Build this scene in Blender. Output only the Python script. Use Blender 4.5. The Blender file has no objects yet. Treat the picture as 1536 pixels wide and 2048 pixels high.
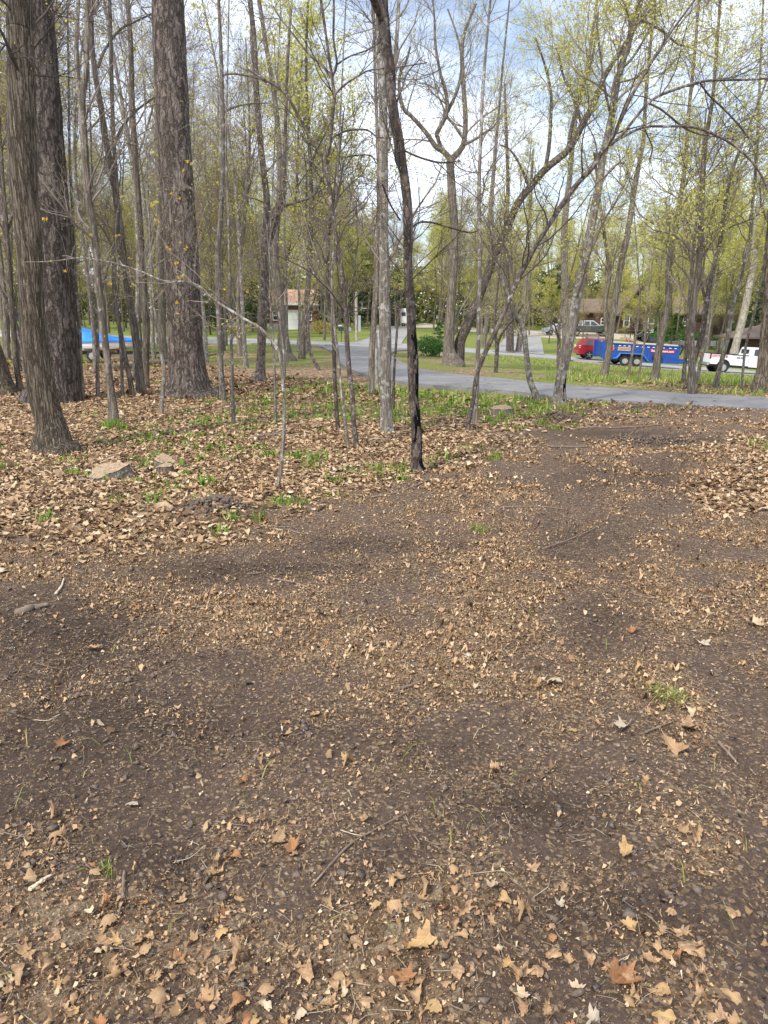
import bpy, math, random
import numpy as np
from mathutils import Vector, Matrix
rng = np.random.default_rng(7)
random.seed(7)
C = bpy.context.scene.collection
SC = bpy.context.scene
R = math.radians

# ------------------------------------------------------------ camera
PITCH = R(14.55); F = 1479.0; EYE = 1.6
cam_d = bpy.data.cameras.new("camera"); cam = bpy.data.objects.new("camera", cam_d); C.objects.link(cam)
cam.location = (0, 0, EYE); cam.rotation_euler = (R(90) - PITCH, 0, 0)
cam_d.sensor_fit = 'VERTICAL'; cam_d.sensor_height = 36; cam_d.lens = F / 2048 * 36
cam_d.clip_start = 0.05; cam_d.clip_end = 3000
SC.camera = cam

# ------------------------------------------------------------ light
SUN_EL, SUN_AZ = 48, 215      # azimuth clockwise from +Y: from behind the camera, a little to the left
world = bpy.data.worlds.new("World"); SC.world = world; world.use_nodes = True
wt = world.node_tree; wt.nodes.clear()
def wn(t, **k):
    n = wt.nodes.new(t)
    for a, b in k.items(): setattr(n, a, b)
    return n
sky = wn('ShaderNodeTexSky', sky_type='NISHITA', sun_disc=False, sun_elevation=R(SUN_EL), sun_rotation=R(SUN_AZ))
tc = wn('ShaderNodeTexCoord'); mp = wn('ShaderNodeMapping'); mp.inputs['Scale'].default_value = (1.3, 1.3, 3.2)
nz = wn('ShaderNodeTexNoise'); nz.inputs['Scale'].default_value = 2.3; nz.inputs['Detail'].default_value = 8; nz.inputs['Roughness'].default_value = 0.62; nz.inputs['Distortion'].default_value = 0.4
rp = wn('ShaderNodeValToRGB'); rp.color_ramp.elements[0].position = 0.36; rp.color_ramp.elements[1].position = 0.64
rp.color_ramp.elements[0].color = (0.16,)*3 + (1,); rp.color_ramp.elements[1].color = (1,)*4
mx = wn('ShaderNodeMix', data_type='RGBA'); mx.inputs[7].default_value = (8.8, 9.5, 10.9, 1)
bg = wn('ShaderNodeBackground'); bg.inputs['Strength'].default_value = 0.1; wo = wn('ShaderNodeOutputWorld')
L = wt.links.new
L(tc.outputs['Generated'], mp.inputs[0]); L(mp.outputs[0], nz.inputs['Vector']); L(nz.outputs[0], rp.inputs[0])
L(rp.outputs[0], mx.inputs[0]); L(sky.outputs[0], mx.inputs[6]); L(mx.outputs[2], bg.inputs[0]); L(bg.outputs[0], wo.inputs[0])
sun_d = bpy.data.lights.new("sun", 'SUN'); sun = bpy.data.objects.new("sun", sun_d); C.objects.link(sun)
sun_d.energy = 2.3; sun_d.angle = R(5.0); sun_d.color = (1.0, 0.95, 0.87)
az = R(SUN_AZ); el = R(SUN_EL)
sdir = Vector((math.sin(az) * math.cos(el), math.cos(az) * math.cos(el), math.sin(el)))
sun.rotation_euler = sdir.to_track_quat('Z', 'Y').to_euler(); sun.location = sdir * 60
SC.view_settings.view_transform = 'Standard'; SC.view_settings.look = 'None'
SC.view_settings.gamma = 1; SC.view_settings.use_curve_mapping = False
SC.view_settings.exposure = 0.86
SC.render.engine = 'CYCLES'
SC.cycles.max_bounces = 6; SC.cycles.diffuse_bounces = 3; SC.cycles.glossy_bounces = 2; SC.cycles.transmission_bounces = 3; SC.cycles.transparent_max_bounces = 4

# ------------------------------------------------------------ noise and terrain
_grids = {}
def vnoise(x, y, seed=0):
    if seed not in _grids: _grids[seed] = np.random.default_rng(seed + 100).random((256, 256))
    g = _grids[seed]
    xi = np.floor(x).astype(int); yi = np.floor(y).astype(int); fx = x - xi; fy = y - yi
    fx = fx * fx * (3 - 2 * fx); fy = fy * fy * (3 - 2 * fy)
    a = g[xi & 255, yi & 255]; b = g[(xi + 1) & 255, yi & 255]; c = g[xi & 255, (yi + 1) & 255]; d = g[(xi + 1) & 255, (yi + 1) & 255]
    return (a * (1 - fx) + b * fx) * (1 - fy) + (c * (1 - fx) + d * fx) * fy
def fbm(x, y, seed=0, o=4):
    s = 0; a = 0.5; t = 0
    for k in range(o):
        s = s + a * vnoise(x * 2 ** k + 17 * k, y * 2 ** k - 9 * k, seed + k); t += a; a *= 0.5
    return s / t
cp, sp_ = math.cos(PITCH), math.sin(PITCH)
def ray(px, py):
    cx = (px - 768) / F; cy = (1024 - py) / F
    return cx, cp + cy * sp_, -sp_ + cy * cp
def Pd(px, py, d):                       # point at forward distance d on the sight line
    x, y, z = ray(px, py); t = d / y
    return np.array((x * t, d, EYE + z * t))
COLS = np.array([-400, 0, 150, 300, 450, 650, 815, 1000, 1150, 1300, 1500, 1900], float)
DIST = np.array([16, 18.5, 25, 35, 45, 57, 66, 80, 100, 130], float)
ROWS = np.array([
 [794]*12, [774]*12,
 [739,739,741,741,739,738,742,752,760,764,766,768],
  [714,716,737,726,716,714,718,732,747,755,760,763],
 [696,702,727,716,702,702,708,722,736,747,756,760],
 [668,672,681,686,687,692,699,711,724,736,751,760],
 [658,662,669,675,677,685,690,703,716,729,742,750],
 [650,654,658,664,667,672,674,690,694,704,718,728],
 [646,648,650,654,657,656,655,668,668,671,690,705],
 [642,642,643,645,648,648,648,655,656,658,672,685]], float)
UC = (COLS - 768) / F / 1.033
ZT = np.zeros_like(ROWS)
for i, d in enumerate(DIST):
    for j in range(12): ZT[i, j] = Pd(COLS[j], ROWS[i, j], d)[2]
ZT[0] = 0; ZT[1] = 0
def _lin(u, d):
    u = np.clip(u, UC[0], UC[-1] - 1e-6); d = np.clip(d, DIST[0], DIST[-1] - 1e-6)
    j = np.clip(np.searchsorted(UC, u, side='right') - 1, 0, 10); i = np.clip(np.searchsorted(DIST, d, side='right') - 1, 0, 8)
    fu = (u - UC[j]) / (UC[j + 1] - UC[j]); fd = (d - DIST[i]) / (DIST[i + 1] - DIST[i])
    return (ZT[i, j] * (1 - fu) + ZT[i, j + 1] * fu) * (1 - fd) + (ZT[i + 1, j] * (1 - fu) + ZT[i + 1, j + 1] * fu) * fd
def H(x, y):
    x = np.asarray(x, float); y = np.asarray(y, float)
    yy = np.maximum(y, 1.0); u = x / yy
    z = 0
    for du in (-.04, 0, .04):
        for k in (.94, 1, 1.06): z = z + _lin(u + du, yy * k)
    z = z / 9
    # gentle undulation and the mound of litter at the left
    n = fbm(x * 0.35 + 3, y * 0.35, 3, 3) - 0.5
    w = np.clip((y - 5) / 4, 0, 1) * np.clip((14 - y) / 3, 0, 1)
    return z + n * 0.08 * w + (fbm(x * .07, y * .07, 9, 2) - .5) * np.clip((y - 90) / 60, 0, 1) * 2
_ds = np.geomspace(0.8, 380, 5000)
def hit(px, py):
    x, y, z = ray(px, py)
    t = _ds / y; zz = EYE + z * t; g = H(x * t, _ds)
    k = np.argmax(zz < g)
    if k == 0: k = len(_ds) - 1
    a = zz[k - 1] - g[k - 1]; b = g[k] - zz[k]; f = a / (a + b + 1e-9)
    d = _ds[k - 1] * (1 - f) + _ds[k] * f
    return np.array((x * d / y, d, float(H(x * d / y, d))))
def proj(x, y, z):
    z = z - EYE; dep = y * cp - z * sp_; up = y * sp_ + z * cp
    dep = np.maximum(dep, 0.05)
    return 768 + F * x / dep, 1024 - F * up / dep

# ------------------------------------------------------------ object helpers
def tag(o, label=None, cat=None, group=None, kind=None):
    if label: o['label'] = label
    if cat: o['category'] = cat
    if group: o['group'] = group
    if kind: o['kind'] = kind
    return o
def empty(name, loc=(0, 0, 0), rot=(0, 0, 0)):
    o = bpy.data.objects.new(name, None); C.objects.link(o); o.location = [float(v) for v in loc]; o.rotation_euler = rot
    o.empty_display_size = 0.1
    return o
def mesh_np(name, V, faces, mats, smooth=True):
    """faces: list of (int array MxK, material index)"""
    me = bpy.data.meshes.new(name)
    V = np.asarray(V, np.float32).reshape(-1, 3)
    tot = np.concatenate([np.full(len(f), f.shape[1], np.int32) for f, m in faces if len(f)])
    loops = np.concatenate([f.ravel() for f, m in faces if len(f)]).astype(np.int32)
    mi = np.concatenate([np.full(len(f), m, np.int32) for f, m in faces if len(f)])
    me.vertices.add(len(V)); me.vertices.foreach_set('co', V.ravel())
    me.loops.add(len(loops)); me.loops.foreach_set('vertex_index', loops)
    me.polygons.add(len(tot)); st = np.zeros(len(tot), np.int32); st[1:] = np.cumsum(tot)[:-1]
    me.polygons.foreach_set('loop_start', st); me.polygons.foreach_set('loop_total', tot)
    me.polygons.foreach_set('material_index', mi)
    me.polygons.foreach_set('use_smooth', np.full(len(tot), smooth, bool))
    for m in mats: me.materials.append(m)
    me.update(calc_edges=True)
    return me
def link(name, me, parent=None, loc=None):
    o = bpy.data.objects.new(name, me); C.objects.link(o)
    if parent: o.parent = parent
    if loc is not None: o.location = [float(v) for v in loc]
    return o
class MB:
    """collects simple solids into one mesh"""
    def __init__(s): s.v = []; s.f = []; s.n = 0
    def add(s, v, f):
        s.v += [tuple(p) for p in v]; s.f += [tuple(i + s.n for i in q) for q in f]; s.n += len(v); return s
    def box(s, c, d, rot=None, ch=0.0):
        cx, cy, cz = c; a, b, e = d[0] / 2, d[1] / 2, d[2] / 2
        v = [Vector((x, y, z)) for x in (-a, a) for y in (-b, b) for z in (-e, e)]
        if rot: v = [Matrix.Rotation(rot[1], 3, rot[0]) @ p for p in v]
        v = [p + Vector(c) for p in v]
        return s.add(v, [(0, 1, 3, 2), (4, 6, 7, 5), (0, 4, 5, 1), (2, 3, 7, 6), (0, 2, 6, 4), (1, 5, 7, 3)])
    def prism(s, pts, y0, y1, inset=0.0, top=None):
        """pts (x,z) outline extruded along y; above height `top` the outline leans in by `inset`"""
        n = len(pts); v = []
        for y, sg in ((y0, 1), (y1, -1)):
            for x, z in pts:
                k = 0 if top is None or z <= top else inset * (z - top)
                v.append((x, y + sg * k, z))
        f = [tuple(range(n))[::-1], tuple(range(n, 2 * n))]
        f += [(i, (i + 1) % n, n + (i + 1) % n, n + i) for i in range(n)]
        return s.add(v, f)
    def cyl(s, c, r, h, ax='Y', n=16, r2=None):
        v = []; r2 = r if r2 is None else r2
        for k, rr in ((-h / 2, r), (h / 2, r2)):
            for i in range(n):
                a = 2 * math.pi * i / n; p = (rr * math.cos(a), rr * math.sin(a))
                q = {'Y': (p[0], k, p[1]), 'Z': (p[0], p[1], k), 'X': (k, p[0], p[1])}[ax]
                v.append((c[0] + q[0], c[1] + q[1], c[2] + q[2]))
        f = [tuple(range(n))[::-1], tuple(range(n, 2 * n))] + [(i, (i + 1) % n, n + (i + 1) % n, n + i) for i in range(n)]
        return s.add(v, f)
    def ring(s, c, r, r2, h, n=20):      # tyre around Y axis
        v = []
        prof = [(r2, -h / 2), (r * .93, -h / 2), (r, -h / 2 * .7), (r, h / 2 * .7), (r * .93, h / 2), (r2, h / 2)]
        for i in range(n):
            a = 2 * math.pi * i / n
            for rr, k in prof: v.append((c[0] + rr * math.cos(a), c[1] + k, c[2] + rr * math.sin(a)))
        m = len(prof); f = []
        for i in range(n):
            for j in range(m): f.append((i * m + j, ((i + 1) % n) * m + j, ((i + 1) % n) * m + (j + 1) % m, i * m + (j + 1) % m))
        return s.add(v, f)
    def build(s, name, mat, parent=None, bevel=0.0, smooth=False):
        me = bpy.data.meshes.new(name); me.from_pydata(s.v, [], s.f); me.materials.append(mat); me.update()
        import bmesh
        bm = bmesh.new(); bm.from_mesh(me); bmesh.ops.recalc_face_normals(bm, faces=bm.faces)
        if bevel:
            bmesh.ops.bevel(bm, geom=[e for e in bm.edges if e.calc_face_angle(0) > 0.5], offset=bevel, segments=2, affect='EDGES', clamp_overlap=True)
        bm.to_mesh(me); bm.free()
        if smooth:
            for p in me.polygons: p.use_smooth = True
            if hasattr(me, 'set_sharp_from_angle'): me.set_sharp_from_angle(angle=R(35))
        return link(name, me, parent)

# ------------------------------------------------------------ materials
def mat(name, col, rough=0.8, metal=0.0, noise=None, bump=None, spec=None, trans=0.0):
    m = bpy.data.materials.new(name); m.use_nodes = True; t = m.node_tree; b = t.nodes['Principled BSDF']
    b.inputs['Base Color'].default_value = (*col, 1); b.inputs['Roughness'].default_value = rough; b.inputs['Metallic'].default_value = metal
    if spec is not None: b.inputs['Specular IOR Level'].default_value = spec
    if noise:
        sc, col2, *scl = noise
        tcn = t.nodes.new('ShaderNodeTexCoord'); mpn = t.nodes.new('ShaderNodeMapping'); n = t.nodes.new('ShaderNodeTexNoise')
        n.inputs['Scale'].default_value = sc; n.inputs['Detail'].default_value = 6; n.inputs['Roughness'].default_value = .65
        if scl: mpn.inputs['Scale'].default_value = scl[0]
        r = t.nodes.new('ShaderNodeValToRGB'); r.color_ramp.elements[0].position = .35; r.color_ramp.elements[1].position = .65
        r.color_ramp.elements[0].color = (*col, 1); r.color_ramp.elements[1].color = (*col2, 1)
        t.links.new(tcn.outputs['Object'], mpn.inputs[0]); t.links.new(mpn.outputs[0], n.inputs['Vector'])
        t.links.new(n.outputs[0], r.inputs[0]); t.links.new(r.outputs[0], b.inputs['Base Color'])
        if bump:
            bp = t.nodes.new('ShaderNodeBump'); bp.inputs['Distance'].default_value = bump; bp.inputs['Strength'].default_value = .8
            t.links.new(n.outputs[0], bp.inputs['Height']); t.links.new(bp.outputs[0], b.inputs['Normal'])
    return m
def island_mat(name, stops, rough=0.7, transl=0.0, source='island', streak=0.25):
    """colour varies leaf by leaf"""
    m = bpy.data.materials.new(name); m.use_nodes = True; t = m.node_tree; b = t.nodes['Principled BSDF']; out = t.nodes['Material Output']
    if source == 'island': g = t.nodes.new('ShaderNodeNewGeometry'); src = g.outputs['Random Per Island']
    else: g = t.nodes.new('ShaderNodeObjectInfo'); src = g.outputs['Random']
    r = t.nodes.new('ShaderNodeValToRGB'); cr = r.color_ramp
    while len(cr.elements) < len(stops): cr.elements.new(0.5)
    for e, (p, c) in zip(cr.elements, stops): e.position = p; e.color = (*c, 1)
    t.links.new(src, r.inputs[0])
    n = t.nodes.new('ShaderNodeTexNoise'); n.inputs['Scale'].default_value = 60; n.inputs['Detail'].default_value = 3
    tcn = t.nodes.new('ShaderNodeTexCoord'); t.links.new(tcn.outputs['Object'], n.inputs['Vector'])
    hs = t.nodes.new('ShaderNodeHueSaturation'); mr = t.nodes.new('ShaderNodeMapRange')
    mr.inputs['To Min'].default_value = 1 - streak; mr.inputs['To Max'].default_value = 1 + streak
    t.links.new(n.outputs[0], mr.inputs[0]); t.links.new(mr.outputs[0], hs.inputs['Value']); t.links.new(r.outputs[0], hs.inputs['Color'])
    t.links.new(hs.outputs[0], b.inputs['Base Color']); b.inputs['Roughness'].default_value = rough
    b.inputs['Specular IOR Level'].default_value = 0.25
    if transl:
        tr = t.nodes.new('ShaderNodeBsdfTranslucent'); ms = t.nodes.new('ShaderNodeMixShader'); ms.inputs[0].default_value = transl
        t.links.new(hs.outputs[0], tr.inputs[0]); t.links.new(b.outputs[0], ms.inputs[1]); t.links.new(tr.outputs[0], ms.inputs[2]); t.links.new(ms.outputs[0], out.inputs[0])
    return m
def bark_mat(name, dark, light, scale=(14, 14, 2.5), depth=0.02, lichen=None, lich_amt=0.6, warp=1.0, obj_var=True):
    m = bpy.data.materials.new(name); m.use_nodes = True; t = m.node_tree; b = t.nodes['Principled BSDF']; N = t.nodes.new; K = t.links.new
    tcn = N('ShaderNodeTexCoord'); mpn = N('ShaderNodeMapping'); mpn.inputs['Scale'].default_value = scale
    nw = N('ShaderNodeTexNoise'); nw.inputs['Scale'].default_value = 7; nw.inputs['Detail'].default_value = 6
    K(tcn.outputs['Object'], nw.inputs['Vector'])
    sub = N('ShaderNodeVectorMath'); sub.operation = 'SUBTRACT'; sub.inputs[1].default_value = (.5, .5, .5); K(nw.outputs['Color'], sub.inputs[0])
    scl = N('ShaderNodeVectorMath'); scl.operation = 'SCALE'; scl.inputs['Scale'].default_value = warp * 1.2; K(sub.outputs[0], scl.inputs[0])
    add = N('ShaderNodeVectorMath'); add.operation = 'ADD'; K(tcn.outputs['Object'], mpn.inputs[0]); K(mpn.outputs[0], add.inputs[0]); K(scl.outputs[0], add.inputs[1])
    v = N('ShaderNodeTexVoronoi'); v.feature = 'DISTANCE_TO_EDGE'; v.inputs['Scale'].default_value = 1.0; K(add.outputs[0], v.inputs['Vector'])
    nf = N('ShaderNodeTexNoise'); nf.inputs['Scale'].default_value = 45; nf.inputs['Detail'].default_value = 5; nf.inputs['Roughness'].default_value = .7; K(tcn.outputs['Object'], nf.inputs['Vector'])
    mr = N('ShaderNodeMapRange'); mr.inputs['From Max'].default_value = .28; K(v.outputs['Distance'], mr.inputs[0])
    ms_ = N('ShaderNodeMapping'); ms_.inputs['Scale'].default_value = (scale[0] * .55, scale[1] * .55, scale[2] * .5); K(add.outputs[0], ms_.inputs[0]); ms_.inputs['Scale'].default_value = (.5, .5, .42)
    nr = N('ShaderNodeTexNoise'); nr.inputs['Scale'].default_value = 1.0; nr.inputs['Detail'].default_value = 5; nr.inputs['Roughness'].default_value = .6; K(ms_.outputs[0], nr.inputs['Vector'])
    s1 = N('ShaderNodeMath'); s1.operation = 'SUBTRACT'; s1.inputs[1].default_value = .5; K(nr.outputs[0], s1.inputs[0]); s2 = N('ShaderNodeMath'); s2.operation = 'ABSOLUTE'; K(s1.outputs[0], s2.inputs[0])
    s3 = N('ShaderNodeMath'); s3.operation = 'MULTIPLY'; s3.inputs[1].default_value = 11; s3.use_clamp = True; K(s2.outputs[0], s3.inputs[0]); s4 = N('ShaderNodeMath'); s4.operation = 'MULTIPLY_ADD'; s4.inputs[1].default_value = .6; s4.use_clamp = True; K(mr.outputs[0], s4.inputs[0]); s5 = N('ShaderNodeMath'); s5.operation = 'MULTIPLY'; s5.inputs[1].default_value = .4; K(s3.outputs[0], s5.inputs[0]); K(s5.outputs[0], s4.inputs[2])
    s6 = N('ShaderNodeMath'); s6.operation = 'MULTIPLY'; K(s4.outputs[0], s6.inputs[0]); s7 = N('ShaderNodeMath'); s7.operation = 'MULTIPLY_ADD'; s7.inputs[1].default_value = .65; s7.inputs[2].default_value = .35; K(s3.outputs[0], s7.inputs[0]); K(s7.outputs[0], s6.inputs[1])
    mm = N('ShaderNodeMath'); mm.operation = 'MULTIPLY_ADD'; mm.inputs[1].default_value = .7; K(s6.outputs[0], mm.inputs[0])
    m2 = N('ShaderNodeMath'); m2.operation = 'MULTIPLY'; m2.inputs[1].default_value = .45; K(nf.outputs[0], m2.inputs[0]); K(m2.outputs[0], mm.inputs[2])
    r = N('ShaderNodeValToRGB'); r.color_ramp.elements[0].position = .3; r.color_ramp.elements[1].position = .72
    r.color_ramp.elements[0].color = (*dark, 1); r.color_ramp.elements[1].color = (*light, 1); K(mm.outputs[0], r.inputs[0])
    col = r.outputs[0]
    if lichen:
        nl = N('ShaderNodeTexNoise'); nl.inputs['Scale'].default_value = 9; nl.inputs['Detail'].default_value = 7; nl.inputs['Roughness'].default_value = .75; K(tcn.outputs['Object'], nl.inputs['Vector'])
        rl = N('ShaderNodeValToRGB'); rl.color_ramp.elements[0].position = 1 - lich_amt; rl.color_ramp.elements[1].position = min(1, 1 - lich_amt + .07)
        K(nl.outputs[0], rl.inputs[0]); mxn = N('ShaderNodeMix'); mxn.data_type = 'RGBA'; mxn.inputs[7].default_value = (*lichen, 1)
        K(rl.outputs[0], mxn.inputs[0]); K(col, mxn.inputs[6]); col = mxn.outputs[2]
    if obj_var:
        oi = N('ShaderNodeObjectInfo'); hs = N('ShaderNodeHueSaturation'); mv = N('ShaderNodeMapRange'); mv.inputs['To Min'].default_value = .75; mv.inputs['To Max'].default_value = 1.25
        K(oi.outputs['Random'], mv.inputs[0]); K(mv.outputs[0], hs.inputs['Value']); K(col, hs.inputs['Color']); col = hs.outputs[0]
    K(col, b.inputs['Base Color']); b.inputs['Roughness'].default_value = .9; b.inputs['Specular IOR Level'].default_value = .2
    bp = N('ShaderNodeBump'); bp.inputs['Distance'].default_value = depth * 1.5; bp.inputs['Strength'].default_value = 1.0; K(mm.outputs[0], bp.inputs['Height']); K(bp.outputs[0], b.inputs['Normal'])
    return m
M = {}
M['pine_bark'] = bark_mat('pine_bark', (.055, .043, .036), (.225, .185, .158), (17, 17, 4.2), .035, warp=1.6)
M['oak_bark'] = bark_mat('oak_bark', (.06, .047, .034), (.3, .245, .18), (52, 52, 4.0), .022, warp=1.0)
M['maple_bark'] = bark_mat('maple_bark', (.13, .11, .09), (.29, .255, .21), (26, 26, 4), .012, lichen=(.42, .41, .37), lich_amt=.47)
M['dark_bark'] = bark_mat('dark_bark', (.07, .055, .045), (.19, .155, .13), (16, 16, 7), .015, lichen=(.38, .35, .33), lich_amt=.43)
M['darkest_bark'] = bark_mat('darkest_trunk_bark', (.045, .035, .03), (.15, .12, .1), (16, 16, 7), .02, lichen=(.34, .31, .29), lich_amt=.4)  # darkest bark, for the trunk with black patches
M['grey_bark'] = bark_mat('grey_bark', (.1, .083, .066), (.26, .22, .175), (22, 22, 3.2), .016, lichen=(.36, .35, .31), lich_amt=.4)
M['pale_bark'] = bark_mat('pale_bark', (.24, .21, .17), (.46, .41, .34), (10, 10, 4), .01)
M['twig'] = mat('twig_bark', (.16, .13, .105), .85, noise=(3, (.26, .215, .175)))
M['dark_twig'] = mat('dark_twig_bark', (.045, .037, .033), .85, noise=(3, (.1, .082, .07)))
M['pale_twig'] = mat('pale_twig_bark', (.3, .25, .21), .85, noise=(3, (.2, .165, .14)))
M['black_patch'] = mat('black_patch_bark', (.004, .004, .004), .95, noise=(25, (.014, .012, .011)), bump=.01, spec=.05)  # near-black colour shared by the trunk patches and the painted hollow
M['moss'] = mat('moss', (.1, .2, .02), .95, noise=(20, (.2, .32, .04)))
M['new_leaf'] = island_mat('spring_leaf', [(0, (.5, .5, .06)), (.5, (.68, .66, .12)), (.85, (.78, .74, .24)), (1, (.56, .42, .12))], .6, .55)
M['bud'] = island_mat('bud', [(0, (.46, .33, .12)), (.5, (.56, .5, .14)), (1, (.36, .22, .12))], .6, .45)
M['evergreen'] = island_mat('needles', [(0, (.018, .05, .016)), (.6, (.035, .085, .025)), (1, (.07, .13, .035))], .6, .15)
M['light_needles'] = island_mat('light_needles', [(0, (.05, .14, .025)), (.6, (.09, .22, .04)), (1, (.17, .3, .06))], .6, .25)
M['yellow_flower'] = island_mat('maple_flower', [(0, (.75, .5, .03)), (.6, (.85, .62, .08)), (1, (.6, .38, .03))], .6, .35)
M['litter'] = island_mat('dry_leaf', [(0, (.075, .044, .026)), (.22, (.19, .112, .06)), (.48, (.37, .232, .125)), (.74, (.52, .355, .2)), (.96, (.62, .465, .29)), (1, (.68, .57, .43))], .75, .12, streak=.3)
M['litter_red'] = island_mat('rusty_leaf', [(0, (.07, .04, .028)), (.3, (.16, .09, .05)), (.65, (.33, .19, .10)), (.9, (.45, .29, .16)), (1, (.55, .42, .28))], .75, .1, streak=.3)
M['fragment'] = island_mat('leaf_crumb', [(0, (.085, .047, .026)), (.25, (.23, .132, .068)), (.55, (.4, .248, .128)), (.88, (.54, .36, .195)), (.97, (.6, .44, .27)), (1, (.68, .58, .43))], .8, 0)
M['grass_blade'] = island_mat('grass_blade', [(0, (.1, .2, .025)), (.5, (.17, .31, .035)), (.85, (.28, .4, .06)), (1, (.45, .38, .17))], .6, .35)
M['straw'] = island_mat('straw_blade', [(0, (.16, .22, .04)), (.45, (.3, .32, .07)), (.8, (.45, .4, .16)), (1, (.55, .46, .27))], .7, .3)
M['wood_cut'] = mat('cut_wood', (.48, .35, .21), .8, noise=(30, (.2, .135, .085)), bump=.012)
M['stick'] = mat('stick_wood', (.13, .095, .07), .85, noise=(20, (.27, .2, .15)), bump=.003)
M['pale_stick'] = mat('pale_stick_wood', (.5, .4, .27), .8, noise=(20, (.66, .56, .42)))
def leafmat(n, c1, c2):
    """dry leaf: blotches, a pale midrib and side veins"""
    m = mat(n, c1, .75, noise=(5, c2), bump=.002, spec=.2); t = m.node_tree; b = t.nodes['Principled BSDF']; N = t.nodes.new; K = t.links.new; src = b.inputs['Base Color'].links[0].from_socket
    tcn = N('ShaderNodeTexCoord'); sx = N('ShaderNodeSeparateXYZ'); K(tcn.outputs['Object'], sx.inputs[0])
    def mth(op, a, b_=None, c=None, cl=False):
        q = N('ShaderNodeMath'); q.operation = op; q.use_clamp = cl
        for k, v in enumerate((a, b_, c)):
            if v is None: continue
            if isinstance(v, (int, float)): q.inputs[k].default_value = v
            else: K(v, q.inputs[k])
        return q.outputs[0]
    ay = mth('ABSOLUTE', sx.outputs[1]); mid = mth('MULTIPLY_ADD', ay, -60, 1, True); fr = mth('FRACT', mth('MULTIPLY', mth('SUBTRACT', sx.outputs[0], ay), 8.0)); side = mth('MULTIPLY_ADD', mth('ABSOLUTE', mth('SUBTRACT', fr, .5)), -9, 1, True)
    v = mth('MAXIMUM', mid, mth('MULTIPLY', side, .6)); hs = N('ShaderNodeHueSaturation'); K(src, hs.inputs['Color']); K(mth('MULTIPLY_ADD', v, .45, .92), hs.inputs['Value'])
    nn_ = N('ShaderNodeTexNoise'); nn_.inputs['Scale'].default_value = 2.6; nn_.inputs['Detail'].default_value = 5; K(tcn.outputs['Object'], nn_.inputs['Vector']); h2 = N('ShaderNodeHueSaturation'); K(hs.outputs[0], h2.inputs['Color']); K(mth('MULTIPLY_ADD', nn_.outputs[0], 1.5, .25), h2.inputs['Value']); K(h2.outputs[0], b.inputs['Base Color']); return m
LEAFM = [leafmat('tan_leaf', (.46, .3, .16), (.3, .185, .095)), leafmat('cream_leaf', (.58, .46, .31), (.42, .31, .19)), leafmat('orange_leaf', (.4, .2, .09), (.27, .13, .06)),
         leafmat('brown_leaf', (.3, .18, .1), (.42, .27, .15)), leafmat('pale_leaf', (.52, .44, .34), (.4, .32, .23)), leafmat('golden_leaf', (.5, .33, .15), (.36, .22, .1))]

# ------------------------------------------------------------ tree kit
def unit(a): return a / (np.linalg.norm(a, axis=-1, keepdims=True) + 1e-12)
def tubes(P, Rd, S, base=0, cap=True):
    """P (N,K,3), Rd (N,K) -> verts, quads"""
    N, K, _ = P.shape
    T = np.gradient(P, axis=1); T = unit(T)
    ref = np.where(np.abs(unit(P[:, -1] - P[:, 0])[:, 2:3]) > .9, np.array([[1., 0, 0]]), np.array([[0, 0, 1.]]))[:, None, :]
    U = unit(np.cross(T, np.broadcast_to(ref, T.shape))); W = np.cross(T, U)
    a = np.arange(S) * 2 * np.pi / S
    V = P[:, :, None, :] + Rd[:, :, None, None] * (np.cos(a)[None, None, :, None] * U[:, :, None, :] + np.sin(a)[None, None, :, None] * W[:, :, None, :])
    n, k, s = np.meshgrid(np.arange(N), np.arange(K - 1), np.arange(S), indexing='ij')
    i0 = (n * K + k) * S + s; i1 = (n * K + k) * S + (s + 1) % S
    Q = np.stack([i0, i1, i1 + S, i0 + S], -1).reshape(-1, 4) + base
    return V.reshape(-1, 3), Q
def grow(P, Rd, n, t0, t1, length, ang, K, wig, trop, rr=.55, rmin=.003, taper=.9, power=1.0, bias=None):
    N, Kp, _ = P.shape
    ln = np.linalg.norm(P[:, -1] - P[:, 0], axis=1); w = ln / ln.sum()
    idx = rng.choice(N, n, p=w); t = t0 + (t1 - t0) * rng.random(n) ** power
    f = t * (Kp - 1); i = np.minimum(f.astype(int), Kp - 2); fr = (f - i)[:, None]
    p = P[idx, i] * (1 - fr) + P[idx, i + 1] * fr; r = Rd[idx, i] * (1 - fr[:, 0]) + Rd[idx, i + 1] * fr[:, 0]
    d = unit(P[idx, i + 1] - P[idx, i]); q = unit(np.cross(d, rng.normal(size=(n, 3)))); a = ang * (.65 + .7 * rng.random((n, 1)))
    dr = unit(np.cos(a) * d + np.sin(a) * q)
    if bias is not None: dr = unit(dr + bias * rng.random((n, 1)))
    Ls = length * (1 - .55 * (t - t0) / max(t1 - t0, 1e-6)) * (.55 + .8 * rng.random(n)); st = (Ls / (K - 1))[:, None]
    out = np.zeros((n, K, 3)); out[:, 0] = p
    for k in range(1, K):
        dr = unit(dr + wig * rng.normal(size=(n, 3)) + np.array([0, 0, trop])); out[:, k] = out[:, k - 1] + dr * st
    r0 = np.clip(np.minimum(r * rr, .011 * Ls ** 1.15 + rmin), rmin, None)
    s = np.linspace(0, 1, K)[None, :]; Rn = r0[:, None] * (1 - taper * s) + rmin * .5 * s
    return out, Rn
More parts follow.
